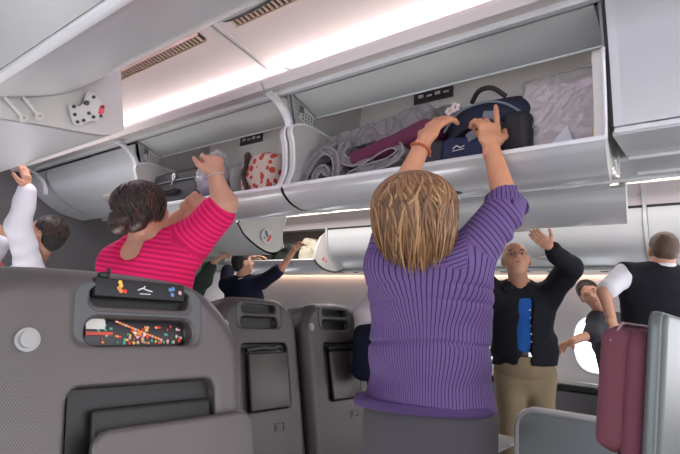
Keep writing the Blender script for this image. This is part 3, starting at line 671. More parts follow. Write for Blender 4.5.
bms = {k: bmesh.new() for k in pc}
for i in range(74):
    x = rnd.uniform(-.085, .095); z = 1.117 + rnd.random() ** 1.7 * .034; k = rnd.choice(list(pc))
    if x > .055: k = rnd.choice(['petal_red', 'petal_red', 'petal_green', 'petal_pink'])
    ball(bms[k], (x, .020, z), (rnd.uniform(.0018, .004), .0015, rnd.uniform(.0018, .0036)), None, 8)
for i in range(16): ball(bms['petal_orange' if i % 3 else 'petal_pink'], (-.045 + i * .0062, .019, 1.156 - i * .0022), (.0035, .0015, .0025), None, 8)
for k, b_ in bms.items(): o = on_seat('flower_print', b_, mat(k, pc[k], .5), mg); o['kind'] = 'stuff'
pw = empty('amenity_pouch', (.548, .752, 0)); tag(pw, 'black pouch with a small white emblem in the top slot of the foreground seat', 'pouch')
bm = bmesh.new(); box(bm, (-.004, .010, 1.216), (.19, .022, .036), .005, None, 2); on_seat('pouch_body', bm, mat('pouch_black', (.012, .012, .014), .6), pw)
bm = bmesh.new(); box(bm, (-.078, .010, 1.240), (.02, .012, .010), .003); ball(bm, (-.072, .004, 1.247), (.004, .004, .006)); on_seat('tab', bm, SDARK, pw)
bm = bmesh.new(); tube_mesh(bm, [(-.016, -.0025, 1.214), (-.006, -.0025, 1.2185), (.002, -.0025, 1.2155), (.014, -.0025, 1.213)], .0013, 6); tube_mesh(bm, [(-.004, -.0025, 1.219), (-.001, -.0025, 1.2225)], .0012, 6); tube_mesh(bm, [(-.012, -.0025, 1.207), (.010, -.0025, 1.2075)], .0010, 6); on_seat('emblem', bm, mat('print_white', (.7, .7, .7), .5), pw)
for k, pts in (('petal_yellow', [(-.052, 1.218), (-.050, 1.212)]), ('petal_orange', [(-.050, 1.202), (-.054, 1.207)]), ('petal_red', [(-.042, 1.202)]), ('print_blue', [(.055, 1.212), (.060, 1.202), (.062, 1.214)]), ('petal_pink', [(.078, 1.207)])):
    bm = bmesh.new()
    for p in pts: ball(bm, (p[0], -.0022, p[1] + .008), (.0042, .0015, .0045), None, 8)
    on_seat('printed_spot', bm, mat(k, pc.get(k, (.12, .25, .5)), .5), pw)

# ------------------------------------------------------------------ people
UP = np.array([0, 0, 1.0]); VW = np_(RM @ Vector((0, 0, -1))); VW[2] = 0; VW = nrm(VW)
CR = np_(RM @ Vector((1, 0, 0))); CR[2] = 0; CR = nrm(CR)       # towards the right of the cabin as seen from the seat
def P3(px, py, D): return np_(at(px, py, D))
class Fr:                                   # a head or chest frame
    def __init__(s, c, f, u):
        s.c = np_(c); s.f = nrm(f); u = np_(u); s.u = nrm(u - s.f * u.dot(s.f)); s.r = np.cross(s.f, s.u); s.M = np.array([s.r, s.f, s.u])
    def __call__(s, x, y, z): return s.c + s.r * x + s.f * y + s.u * z
def head_prims(h, neck, k=1.0, nr=.055):
    E = lambda x, y, z, a, b, c, kk=.02: A_(ell(h(x * k, y * k, z * k), (a * k, b * k, c * k), h.M), kk)
    pr = [E(0, -.014, .025, .076, .096, .090), E(0, .026, -.032, .062, .066, .082, .03), E(0, .056, -.086, .034, .030, .026, .03), E(-.04, .045, -.025, .026, .03, .03, .02), E(.04, .045, -.025, .026, .03, .03, .02),
          A_(seg(h(-.036 * k, .078 * k, .020 * k), h(.036 * k, .078 * k, .020 * k), .012 * k), .015),
          S_(ell(h(-.031 * k, .101 * k, .002 * k), (.017 * k, .014 * k, .009 * k), h.M), .008), S_(ell(h(.031 * k, .101 * k, .002 * k), (.017 * k, .014 * k, .009 * k), h.M), .008),
          A_(seg(h(0, .086 * k, .010 * k), h(0, .110 * k, -.026 * k), .008 * k, .013 * k), .010), A_(ell(h(-.012 * k, .096 * k, -.030 * k), (.008, .01, .007), h.M), .006), A_(ell(h(.012 * k, .096 * k, -.030 * k), (.008, .01, .007), h.M), .006),
          A_(seg(h(-.02 * k, .084 * k, -.056 * k), h(.02 * k, .084 * k, -.056 * k), .009 * k), .010), S_(seg(h(-.022 * k, .098 * k, -.0575 * k), h(.022 * k, .098 * k, -.0575 * k), .003 * k), .004)]
    for s in (-1, 1):
        pr += [A_(ell(h(s * .078 * k, -.004 * k, -.008 * k), (.010 * k, .020 * k, .032 * k), h.M), .008), S_(ell(h(s * .088 * k, .002 * k, -.006 * k), (.008 * k, .010 * k, .016 * k), h.M), .005)]
    pr.append(A_(seg(h(0, -.025 * k, -.06 * k), neck, nr, nr * 1.12), .03))
    return pr
def hand_prims(W, D, N, thumb=1, curl=(.5, .5, .5, .5), k=1.0, fore=None, spread=.10, fr=.042, tcurl=.4):
    D = nrm(D); N = np_(N); N = nrm(N - D * N.dot(D)); T = np.cross(D, N) * thumb; W = np_(W)
    pr = [A_(seg(W + D * .020 * k, W + D * .070 * k, .0145 * k, .0125 * k, T, 2.7), .012), A_(seg(W - D * .03 * k, W + D * .02 * k, .0235 * k, .019 * k, T, 1.25), .02), A_(ell(W + D * .035 * k + T * .024 * k + N * .008 * k, (.018 * k,) * 3), .012)]
    if fore is not None: pr.append(A_(seg(fore, W, fr, .025 * k), .02))
    for i, (o, L) in enumerate(zip((.030, .010, -.010, -.029), (.072, .080, .074, .058))):
        d = nrm(D + T * spread * (1.5 - i)); b = W + D * .078 * k + T * o * k; a = 0
        p = b - d * .015 * k; r = .0098 * k
        for j, fr_ in enumerate((.45, .31, .26)):
            c = curl[i] * (1.0 if j == 0 else 1.15); a += c; dd = nrm(d * math.cos(a) + N * math.sin(a)); q = p + dd * (L * fr_ + (.015 if j == 0 else 0)) * k
            pr.append(A_(seg(p, q, r, r * .9), .005 if j else .008)); p = q; r *= .90
    b = W + D * .022 * k + T * .026 * k; d1 = nrm(D * .62 + T * .78 + N * .25); q = b + d1 * .042 * k; pr.append(A_(seg(b, q, .0135 * k, .0115 * k), .010))
    d2 = nrm(D * .85 + T * .35 + N * tcurl); q2 = q + d2 * .036 * k; pr.append(A_(seg(q, q2, .0112 * k, .0088 * k), .005))
    return pr
def child(name, prims, h, m, root, cuts=(), noise=None, attr=None):
    return soft_mesh(name, [field(prims, h, cuts, noise)], m, root, attr)
def person(label, base, group=None):
    t = empty('person', tuple(base)); tag(t, label, 'person', group); return t
def eyes(h, root, k=1.0):
    for s in (-1, 1):
        bm = bmesh.new(); ball(bm, h(s * .031 * k, .081 * k, .002 * k) - np_(root.location), (.0095 * k, .0095 * k, .007 * k)); e = bm_obj('eye', bm, mat('eye_white', (.36, .28, .25), .4), root, True)
        bm = bmesh.new(); ball(bm, h(s * .031 * k, .0895 * k, .002 * k) - np_(root.location), (.0050 * k,) * 3); bm_obj('iris', bm, EYEM, e, True)
        bm = bmesh.new(); tube_mesh(bm, [Vector(h(s * x * k, (.091 - abs(x - .03) * .35) * k, (.021 + z) * k) - np_(root.location)) for x, z in ((.014, .0), (.030, .005), (.047, .0))], .0035 * k, 6); bm_obj('eyebrow', bm, mat('brow', (.09, .06, .045), .8), root, True)
    bm = bmesh.new(); tube_mesh(bm, [Vector(h(x * k, (.094 - abs(x) * .35) * k, (-.0575 - .1 * abs(x)) * k) - np_(root.location)) for x in (-.022, -.01, 0, .01, .022)], .0042 * k, 6); bm_obj('mouth', bm, LIP, root, True)
def legs(hl, hr, kl, kr, al, ar, r0=.085, off=0.0):
    return [A_(seg(hl, kl, r0 + off, r0 * .68 + off), .04), A_(seg(hr, kr, r0 + off, r0 * .68 + off), .04), A_(seg(kl, al, r0 * .68 + off, r0 * .45 + off), .02), A_(seg(kr, ar, r0 * .68 + off, r0 * .45 + off), .02)]
def shoes(root, ankles, f):
    f = nrm(np_(f) * [1, 1, 0])
    for a in ankles:
        child('shoe', [A_(seg(a + f * -.03 + [0, 0, .042 - a[2]], a + f * .15 + [0, 0, .036 - a[2]], .040, .032, np.cross(f, UP), 1.15), 0), A_(seg(a + [0, 0, .0], a + [0, 0, .06 - a[2]], .045), .02)], .008, SHOE, root, cuts=[((0, 0, .004), (0, 0, -1))])
def strands(name, h, m, root, n, R, z0, tip, face=.6, seed=1, rad=.006, lift=.0, wave=.006, back=-.02):
    """layered locks combed from the crown down round the head"""
    rn = random.Random(seed); V = []; Fc = []; mi = []; S = 5; K = 13; loc = np_(root.location)
    for i in range(n):
        ph = rn.uniform(face, 2 * math.pi - face); th0 = math.radians(rn.uniform(4, 75)); end = tip * rn.uniform(.72, 1.05) ; ww = rn.uniform(0, 6.28); lf = 1 + lift * rn.random(); fl = rn.random() ** 2; mat_i = rn.choice((0, 0, 0, 1, 2, 2)); tw = rn.uniform(-.25, .25)
        path = []
        for j in range(K):
            t = j / (K - 1); th = th0 + t * (math.pi / 2 + .35 - th0); a = ph + tw * t + wave * 4 * math.sin(ww + t * 5)
            x = R[0] * math.sin(th) * math.sin(a); y = R[1] * math.sin(th) * math.cos(a); z = R[2] * math.cos(th)
            if t > .55: k2 = (t - .55) / .45; sd = abs(math.sin(ph)); z -= k2 * end * (1 - .30 * sd); x *= 1 + .06 * k2 - (.34 - .20 * fl) * k2 * k2; y *= 1 - .28 * k2 * k2
            path.append(h(x * lf, y * lf + back, z + z0) - loc)
        for j in range(K):
            d = nrm(path[min(j + 1, K - 1)] - path[max(j - 1, 0)]); nn = nrm(path[j] - (h(0, back, z0) - loc)); s_ = nrm(np.cross(d, nn)); nn = np.cross(s_, d)
            r = rad * (math.sin(math.pi * min(1, (j + .7) / K)) ** .5) * (1 if j < K - 1 else .25)
            for q in range(S):
                an = 2 * math.pi * q / S; V.append(path[j] + s_ * math.cos(an) * r + nn * math.sin(an) * r * .5)
        b0 = i * K * S
        for j in range(K - 1):
            for q in range(S): Fc.append((b0 + j * S + q, b0 + j * S + (q + 1) % S, b0 + (j + 1) * S + (q + 1) % S, b0 + (j + 1) * S + q)); mi.append(mat_i)
    me = bpy.data.meshes.new(name); me.from_pydata([tuple(v) for v in V], [], Fc)
    o = link(name, me, m, root, True); me.polygons.foreach_set('material_index', mi); return o
def segdist(V, a, b):
    a = np_(a); b = np_(b); d = b - a; t = np.clip((V - a) @ d / d.dot(d), 0, 1); return np.linalg.norm(V - a - t[:, None] * d, axis=1), t * np.linalg.norm(d)

# ---- woman in the purple shirt, from behind
hc = P3(414, 214, 1.50); nb = P3(424, 258, 1.53)
ps = dict(sl=P3(389, 262, 1.53), sr=P3(467, 264, 1.51), el=P3(394, 205, 1.60), er=P3(507, 206, 1.52), wl=P3(425, 140, 1.66), wr=P3(491, 146, 1.62), ch=P3(429, 290, 1.565), wa=P3(430, 350, 1.57), hp=P3(431, 405, 1.575), pe=P3(429, 440, 1.58))
t = person('woman with short blond hair in purple pinstripe shirt and grey trousers, arms raised', (ps['pe'][0], ps['pe'][1], 0)); PURP = t
h = Fr(hc, VW * 1 + CR * .12 + UP * .22, UP - CR * .08)
ax = nrm(ps['sr'] - ps['sl']); ax[2] *= .2; ax = nrm(ax)
gz = lambda p, z: np.array([p[0], p[1], z])
hl, hr = gz(ps['pe'] - ax * .095, .90), gz(ps['pe'] + ax * .095, .90); kl, kr = gz(ps['pe'] - ax * .10 - VW * .01, .48), gz(ps['pe'] + ax * .10 - VW * .01, .48); al, ar = gz(kl, .09), gz(kr, .09)
skin = head_prims(h, nb, 1.0, .052) + [A_(seg(nb, ps['ch'], .06, .09, ax, 1.3), .03), A_(seg(ps['ch'], ps['wa'], .095, .09, ax, 1.45), .03), A_(seg(ps['wa'], ps['pe'], .09, .11, ax, 1.4), .03),
        A_(seg(ps['sl'], ps['el'], .046, .040), .03), A_(seg(ps['sr'], ps['er'], .046, .040), .03), A_(seg(ps['el'], ps['wl'], .041, .025), .02), A_(seg(ps['er'], ps['wr'], .041, .025), .02)] + legs(hl, hr, kl, kr, al, ar)
HR = hand_prims(ps['wr'], P3(488, 118, 1.655) - ps['wr'], VW - CR * .25, thumb=-1, curl=(.04, .55, .62, .62), k=1.04, spread=.06)
HL = hand_prims(ps['wl'], P3(443, 113, 1.70) - ps['wl'], VW * .6 + CR * .8 - UP * .2, thumb=1, curl=(.30, .32, .36, .42), k=1.04, spread=.08)
soft_mesh('body', [field(skin, .0065), field(HR, .0032), field(HL, .0032)], SKIN, t)
PUR = stripes('purple_pinstripe', (.150, .096, .245), (.028, .016, .062), .0118, .15, wob=.35)
sh = [A_(seg(P3(400, 268, 1.55), P3(458, 268, 1.54), .068), .03), A_(seg(nb - UP * .035, ps['ch'], .085, .108, ax, 1.40), .05), A_(seg(ps['ch'], ps['wa'], .120, .110, ax, 1.54), .05), A_(seg(ps['wa'], ps['hp'], .110, .128, ax, 1.50), .05), A_(seg(ps['hp'], ps['pe'], .134, .142, ax, 1.46), .03),
      A_(seg(ps['sl'], ps['sl'] * .1 + ps['el'] * .9, .072, .058), .05), A_(seg(ps['sr'] - ax * .01, ps['er'] + (ps['er'] - ps['sr']) * .0, .072, .062), .06),
      A_(seg(P3(505, 208, 1.525), P3(501, 196, 1.535), .058, .054), .006), A_(ell(P3(424, 272, 1.47), (.10, .03, .03), np.array([ax, VW, UP])), .03)]
hem = P3(430, 411, 1.46)
wn = cloth_noise(.0062, .62, .7)
rolls = [(P3(430, y_, 1.46)[2], am) for y_, am in ((342, .007), (299, .004), (283, .004))]
def pnoise(X, Y, Z):
    d = wn(X, Y, Z); q = (X - hem[0]) * ax[0] + (Y - hem[1]) * ax[1]
    for z0, am in rolls: d = d + am * np.exp(-((Z - z0 + .05 * q * q * 8 - .02 * q) / .006) ** 2)      # creases across the back
    s_ = (Z - 1.44) + .6 * (q - .16)                                                                    # folds round the raised sleeve
    d = d + .0045 * np.sin(s_ * 105) * np.clip((q - .14) * 12, 0, 1) * np.clip((Z - 1.36) * 12, 0, 1)
    return d
def pattr(V):
    dt, _ = segdist(V, ps['ch'] + UP * .05, ps['hp']); q = (V - ps['ch']) @ ax; dd = (V - ps['ch']) @ VW
    out = np.arctan2(q / .19, -dd / .12) * .155
    for a, b, r in ((ps['sl'], ps['el'], .072), (ps['sr'] + (ps['er'] - ps['sr']) * .12, ps['er'], .078)):
        ds, tt = segdist(V, a, b); m = (ds < r * 1.25) & (ds < dt * .62) & (tt > .02); out = np.where(m, tt * .62 + ((V - a) @ ax) * .25, out)
    cf = P3(506, 205, 1.525); m = (V[:, 2] > cf[2] + .005) & (((V - cf) @ ax) > -.08); out = np.where(m, (V - cf) @ ax, out)
    yk = P3(430, 268, 1.46)[2]; m = (V[:, 2] > yk) & (np.abs((V - nb) @ ax) < .115); out = np.where(m, V[:, 2] * .9 + .10 * np.cos(((V - nb) @ ax) * 14) * .3, out)
    return out
so = child('shirt', sh, .0055, PUR, t, cuts=[(hem, -UP - ax * .03), (P3(502, 193, 1.54), nrm(P3(500, 193, 1.54) - P3(506, 206, 1.52)))], noise=pnoise, attr=pattr)
hb = [A_(seg(hem + VW * .11 + UP * .012 - ax * .0, hem + VW * .11 + UP * .0 + ax * .001, .137, .139, ax, 1.52), 0), S_(seg(hem + VW * .11 + UP * .1, hem + VW * .11 - UP * .1, .129, .129, ax, 1.52), .004)]
child('shirt_hem', [A_(seg(hem + VW * .115 - UP * .002, hem + VW * .115 - UP * .001, .146, .146, ax, 1.47), 0)], .0055, stripes('purple_hem', (.135, .085, .225), (.08, .05, .14), .03, .1), t, cuts=[(hem - UP * .012, -UP), (hem + UP * .016, UP)], noise=cloth_noise(.003, 1.2, 2))
child('trousers', [A_(seg(ps['hp'] - UP * .0, ps['pe'] - UP * .03, .122, .132, ax, 1.46), 0)] + legs(hl, hr, kl, kr, al, ar, .095, .012), .008, GREYP, t, cuts=[((0, 0, .06), -UP)], noise=cloth_noise(.0025, .6, 1))
shoes(t, (al, ar), VW)
HB = [mat('hair_gold', (.25, .125, .052), .42, bump=.3, bscale=120), mat('hair_light', (.40, .235, .11), .40), mat('hair_brown', (.125, .060, .028), .45)]
child('hair', [A_(ell(h(0, -.028, .020), (.104, .106, .105), h.M), 0), A_(ell(h(0, -.050, -.055), (.094, .070, .075), h.M), .04), S_(ell(h(0, .115, -.03), (.075, .07, .12), h.M), .02)], .006, HB[0], t, noise=cloth_noise(.002, 2.5, 1))
strands('hair_locks', h, HB, t, 1300, (.114, .118, .104), .022, .150, .75, 5, .0042, .10, .035, -.030)
bm = bmesh.new(); c0 = ps['wl'] - nrm(ps['wl'] - ps['el']) * .035 - np_(t.location); dd = nrm(ps['wl'] - ps['el']); e1 = nrm(np.cross(dd, UP)); e2 = np.cross(dd, e1)
for i in range(18): ball(bm, c0 + (e1 * math.cos(i * .349) + e2 * math.sin(i * .349)) * .032, (.0058,) * 3, None, 8)
bm_obj('bracelet', bm, mat('bead_orange', (.42, .10, .04), .35), t, True)

# ---- woman in the pink top
hc = P3(145, 209, 2.12); nb = P3(150, 240, 2.16)
q = dict(sl=P3(119, 264, 2.18), sr=P3(186, 246, 2.12), er=P3(224, 204, 2.08), wr=P3(215, 176, 2.10), el=P3(150, 240, 2.42), wl=P3(184, 212, 2.40), ch=P3(147, 275, 2.18), wa=P3(152, 330, 2.15), pe=P3(150, 380, 2.10))
t = person('woman with dark pinned hair in a bright pink striped top reaching into the locker', (q['pe'][0], q['pe'][1], 0))
h = Fr(hc, CR * .50 + VW * .95 + UP * .22, UP - CR * .12); ax = nrm((q['sr'] - q['sl']) * [1, 1, .3])
hl, hr = gz(q['pe'] - ax * .11, .86), gz(q['pe'] + ax * .11, .86); kl, kr = gz(hl, .46), gz(hr, .46); al, ar = gz(hl, .09), gz(hr, .09)
skin = head_prims(h, nb, 1.0, .058) + [A_(seg(nb, q['ch'], .07, .11, ax, 1.4), .04), A_(seg(q['sl'], q['sr'], .072), .04), A_(seg(q['ch'], q['wa'], .115, .12, ax, 1.4), .03), A_(seg(q['wa'], q['pe'], .12, .14, ax, 1.3), .03),
        A_(seg(q['sl'], q['el'], .055, .048), .03), A_(seg(q['el'], q['wl'], .046, .03), .02), A_(seg(q['sr'], q['er'], .060, .054), .03), A_(seg(q['er'], q['wr'], .052, .031), .02)] + legs(hl, hr, kl, kr, al, ar, .095)
HR = hand_prims(q['wr'], P3(213, 150, 2.12) - q['wr'], -CR * .5 + VW * .9, thumb=1, curl=(.8, .95, .95, .95), k=1.05, fore=None)
HL = hand_prims(q['wl'], P3(194, 202, 2.36) - q['wl'], VW + UP * .3, thumb=-1, curl=(.8, .9, .9, .9), k=1.05)
soft_mesh('body', [field(skin, .009), field(HR, .0045), field(HL, .0045)], SKIN2, t)
PINK = stripes('pink_stripe', (.80, .020, .150), (.56, .012, .090), .021, .40, soft=.10, wob=.25)
sh = [A_(seg(q['sl'] + ax * .02, q['sr'] - ax * .01, .090), .03), A_(seg(nb - UP * .06, q['ch'], .10, .128, ax, 1.46), .05), A_(seg(q['ch'], q['wa'], .132, .142, ax, 1.46), .05), A_(seg(q['wa'], q['pe'], .142, .152, ax, 1.4), .04), A_(seg(q['sl'], q['sl'] * .3 + q['el'] * .7, .078, .068), .04), A_(seg(q['sr'], q['sr'] * .22 + q['er'] * .78, .088, .076), .05),
      S_(ell(P3(121, 243, 2.03), (.085, .10, .080), np.array([nrm(CR + UP * .9), VW, nrm(UP - CR)])), .004), S_(ell(P3(148, 232, 2.12), (.07, .12, .045), np.array([CR, VW, UP])), .004)]
def kattr(V):
    out = V[:, 2] + .10 * ((V - q['ch']) @ ax)
    for a, b in ((q['sr'] + (q['er'] - q['sr']) * .15, q['er']),):
        ds, tt = segdist(V, a, b); dt, _ = segdist(V, q['ch'], q['wa']); m = (ds < .10) & (ds < dt * .6); out = np.where(m, tt, out)
    return out
child('top', sh, .0085, PINK, t, noise=cloth_noise(.0055, .8, 2.2), attr=kattr, cuts=[(q['sr'] * .24 + q['er'] * .76, q['er'] - q['sr'])] if False else [])
child('trousers', [A_(seg(q['pe'] + UP * .03, q['pe'] - UP * .02, .13, .14, ax, 1.35), 0)] + legs(hl, hr, kl, kr, al, ar, .105, .01), .01, NAVY, t, cuts=[((0, 0, .06), -UP)])
shoes(t, (al, ar), CR)
HD = [mat('hair_dark', (.030, .014, .010), .4, bump=.4, bscale=60), mat('hair_dark_red', (.075, .025, .016), .38), mat('hair_black', (.012, .008, .008), .4)]
child('hair', [A_(ell(h(0, -.028, .026), (.090, .098, .094), h.M), 0), A_(ell(h(0, -.065, -.03), (.075, .055, .07), h.M), .03), A_(ell(h(-.02, -.115, -.045), (.052, .042, .055), h.M), .015), S_(ell(h(0, .11, -.04), (.085, .09, .115), h.M), .01), S_(ell(h(.085, .0, -.02), (.03, .028, .04), h.M), .01)], .007, HD[0], t, noise=cloth_noise(.003, 2.2, 3))
strands('hair_locks', h, HD, t, 420, (.094, .104, .092), .026, .085, 1.0, 8, .0042, .14, .06, -.026)
bm = bmesh.new(); c0 = q['wr'] - np_(t.location); dd = nrm(q['wr'] - q['er']); e1 = nrm(np.cross(dd, UP)); e2 = np.cross(dd, e1)
tube_mesh(bm, [Vector(c0 + (e1 * math.cos(i * .4488) + e2 * math.sin(i * .4488)) * .033) for i in range(15)], .003, 6); bm_obj('wristband', bm, ALU, t, True)

# ---- a standing clothed figure from joints
def figure(label, J, head_dir, head_up, skin_m, top_m, leg_m, hair, hands, tw=1.5, cd=.105, res=.011, k=1.0, sleeve=(1, 1), over=.014, name='shirt', face_dir=None, face=True, topk='shirt', pel_z=.92, base=None, hem=None, nz=.004, neck_r=.054):
    t = person(label, (J['pe'][0], J['pe'][1], 0)); h = Fr(J['hc'], head_dir, head_up); ax = nrm((J['sr'] - J['sl']) * [1, 1, .25]); fd = face_dir if face_dir is not None else np.cross(UP, ax)
    hl, hr = gz(J['pe'] - ax * .10, min(pel_z, J['pe'][2])), gz(J['pe'] + ax * .10, min(pel_z, J['pe'][2])); kl, kr = gz(hl, .47) + fd * .02, gz(hr, .47) + fd * .02; al, ar = gz(hl, .09), gz(hr, .09)
    if base is not None: b_ = np_(base); kl = gz(hl * .5 + (b_ - ax * .1) * .5, .47) + fd * .05; kr = gz(hr * .5 + (b_ + ax * .1) * .5, .47) + fd * .05; al = gz(b_ - ax * .1, .09); ar = gz(b_ + ax * .1, .09)
    sk = head_prims(h, J['nb'], k, neck_r) + [A_(seg(J['nb'], J['ch'], .065, cd - .015, ax, 1.3), .03), A_(seg(J['sl'], J['sr'], .055), .03), A_(seg(J['ch'], J['wa'], cd - .015, cd - .02, ax, tw - .1), .03), A_(seg(J['wa'], J['pe'], cd - .02, cd, ax, tw - .1), .03),
         A_(seg(J['sl'], J['el'], .048, .040), .03), A_(seg(J['el'], J['wl'], .040, .026), .02), A_(seg(J['sr'], J['er'], .048, .040), .03), A_(seg(J['er'], J['wr'], .040, .026), .02)] + legs(hl, hr, kl, kr, al, ar)
    parts = [field(sk, res * .75)] + [field(hp, .005) for hp in hands]
    soft_mesh('body', parts, skin_m, t)
    tp = [A_(seg(J['sl'] + ax * .01, J['sr'] - ax * .01, .058 + over), .03), A_(seg(J['nb'] - UP * .045, J['ch'], .07 + over, cd + over, ax, tw - .05), .05), A_(seg(J['ch'], J['wa'], cd + over, cd + over * .8, ax, tw), .05), A_(seg(J['wa'], J['pe'], cd + over * .8, cd + over, ax, tw - .03), .04)]
    for a, b, c, s in ((J['sl'], J['el'], J['wl'], sleeve[0]), (J['sr'], J['er'], J['wr'], sleeve[1])):
        if s <= 1: tp.append(A_(seg(a, a + (b - a) * s, .055 + over, .050 + over), .04))
        else: tp += [A_(seg(a, b, .055 + over, .048 + over), .04), A_(seg(b, b + (c - b) * (s - 1), .046 + over, .036 + over), .03)]
    cuts = [(J['pe'] if hem is None else hem, -UP)]
    child(topk, tp, res * .8, top_m, t, cuts=cuts, noise=cloth_noise(nz, .9, J['pe'][0] * 3))
    child('trousers', [A_(seg(J['wa'] * .35 + J['pe'] * .65, J['pe'] - UP * .04, cd, cd + .014, ax, tw - .1), 0)] + legs(hl, hr, kl, kr, al, ar, .088, .014), res, leg_m, t, cuts=[((0, 0, .05), -UP)], noise=cloth_noise(.005, .7, 3))
    shoes(t, (al, ar), fd)
    if hair: child('hair', hair(h), .007, hair_m, t, noise=cloth_noise(.0018, 3, 1))
    if face: eyes(h, t, k)
    return t, h, ax
hair_m = mat('hair_black_short', (.014, .010, .009), .65, bump=.8, bscale=110)
cap = lambda h: [A_(ell(h(0, -.022, .034), (.083, .098, .091), h.M), 0), A_(ell(h(0, -.06, -.02), (.070, .055, .065), h.M), .03), S_(ell(h(0, .12, -.045), (.10, .085, .12), h.M), .008), S_(ell(h(-.085, .022, -.038), (.045, .050, .058), h.M), .008), S_(ell(h(.085, .022, -.038), (.045, .050, .058), h.M), .008)]

# ---- man in the white shirt, left edge
J = dict(hc=P3(45, 234, 3.05), nb=P3(30, 268, 3.12), sl=P3(-6, 285, 3.2), sr=P3(32, 278, 2.98), er=P3(19, 226, 2.92), wr=P3(27, 190, 2.90), el=P3(-14, 265, 3.35), wl=P3(4, 240, 3.32), ch=P3(12, 310, 3.12), wa=P3(10, 370, 3.12), pe=P3(10, 420, 3.12))
hn = [hand_prims(J['wr'], P3(26, 166, 2.90) - J['wr'], -CR - UP * .2, thumb=1, curl=(.25, .25, .25, .3), k=1.1), hand_prims(J['wl'], UP + CR * .2, VW, thumb=1, curl=(.5, .5, .5, .5), k=1.05)]
T1, h1, _ = figure('dark haired man in a white shirt stretching one arm up at the left edge', J, -CR * .95 - VW * .05 + UP * .30, UP + CR * .25, SKIN3, WHITEC, NAVY, cap, hn, sleeve=(1.9, 1.96), over=.02, res=.011, nz=.006, cd=.11)
strands('hair_locks', h1, HD, T1, 260, (.086, .100, .092), .030, .012, 1.35, 3, .0042, .05, .04, -.022)
lan = bmesh.new(); tube_mesh(lan, [Vector(P3(-4, 258, 2.9) - np_(T1.location)), Vector(P3(8, 272, 2.90) - np_(T1.location)), Vector(P3(2, 300, 2.92) - np_(T1.location))], .006); bm_obj('lanyard', lan, mat('lanyard_red', (.5, .08, .1), .6), T1, True)

# ---- man in navy polo, far aisle
J = dict(hc=P3(243, 263, 5.4), nb=P3(243, 278, 5.42), sl=P3(226, 284, 5.5), sr=P3(262, 282, 5.35), er=P3(282, 268, 5.25), wr=P3(294, 250, 5.22), el=P3(228, 268, 5.7), wl=P3(252, 258, 5.75), ch=P3(244, 298, 5.45), wa=P3(244, 325, 5.45), pe=P3(245, 350, 5.45))
hn = [hand_prims(J['wr'], P3(303, 241, 5.15) - J['wr'], -UP, thumb=-1, curl=(.2, .25, .3, .3), k=1.1), hand_prims(J['wl'], CR + UP * .3, -UP, thumb=1, curl=(.3, .3, .3, .3), k=1.1)]
T2, h2, ax2 = figure('man in a navy polo with white collar trim reaching into the far locker', J, CR * .9 + VW * .45 + UP * .25, UP, SKIN2, NAVY, NAVY, cap, hn, sleeve=(.85, .78), over=.02, res=.012, cd=.12, tw=1.55)
bm = bmesh.new(); c0 = np_(J['nb']) - np_(T2.location) - UP * .02
tube_mesh(bm, [Vector(c0 + CR * .085 * math.cos(a) + VW * .085 * math.sin(a) + UP * (.025 * math.cos(a + .4))) for a in [i * .35 for i in range(19)]], .008, 6); bm_obj('collar_trim', bm, mat('collar_white', (.7, .7, .7), .7), T2, True)

# ---- person half hidden behind the pink top
J = dict(hc=P3(182, 262, 4.55), nb=P3(182, 280, 4.55), sl=P3(166, 292, 4.65), sr=P3(196, 290, 4.50), er=P3(204, 280, 4.45), wr=P3(212, 264, 4.45), el=P3(168, 320, 4.65), wl=P3(170, 345, 4.65), ch=P3(182, 305, 4.60), wa=P3(182, 335, 4.60), pe=P3(182, 360, 4.60))
hn = [hand_prims(J['wr'], P3(221, 256, 4.45) - J['wr'], -UP + CR * .2, thumb=-1, curl=(.2, .25, .3, .3), k=1.1), hand_prims(J['wl'], -UP, VW, thumb=1, curl=(.3, .3, .3, .3))]
figure('person in a dark green jacket, only one reaching arm visible behind the pink top', J, CR + UP * .2, UP, SKIN2, mat('dark_green_cloth', (.012, .022, .016), .85), NAVY, cap, hn, sleeve=(1.9, 1.8), over=.02, res=.013)

# ---- man in the black jacket
J = dict(hc=P3(516, 260, 3.24), nb=P3(519, 286, 3.36), sl=P3(548, 296, 3.36), sr=P3(496, 296, 3.36), el=P3(570, 268, 3.16), wl=P3(549, 246, 3.06), er=P3(478, 275, 3.30), wr=P3(486, 238, 3.20), ch=P3(522, 310, 3.38), wa=P3(524, 345, 3.38), pe=P3(525, 372, 3.38))
hn = [hand_prims(J['wl'], P3(533, 233, 3.02) - J['wl'], UP + VW * .5 - CR * .3, thumb=-1, curl=(.10, .12, .14, .16), k=1.0, spread=.02), hand_prims(J['wr'], UP + CR * .3, VW, thumb=1, curl=(.3, .3, .3, .3), k=1.1)]
hair_m = mat('hair_grey', (.33, .30, .28), .6)
capg = lambda h: [A_(ell(h(0, -.030, .022), (.083, .092, .086), h.M), 0), S_(ell(h(0, .085, .06), (.060, .10, .11), h.M), .01), S_(ell(h(0, .12, -.045), (.10, .085, .115), h.M), .008)]
T3, h3, ax3 = figure('grey haired man in a black jacket, blue shirt and khaki trousers reaching up', J, -VW * .92 + UP * .34 - CR * .26, UP + VW * .4, SKIN2, BLUES, KHAKI, capg, hn, sleeve=(1.8, 1.8), over=.006, res=.009, cd=.108, tw=1.5, face_dir=-VW, k=1.05, neck_r=.058, hem=J['pe'])
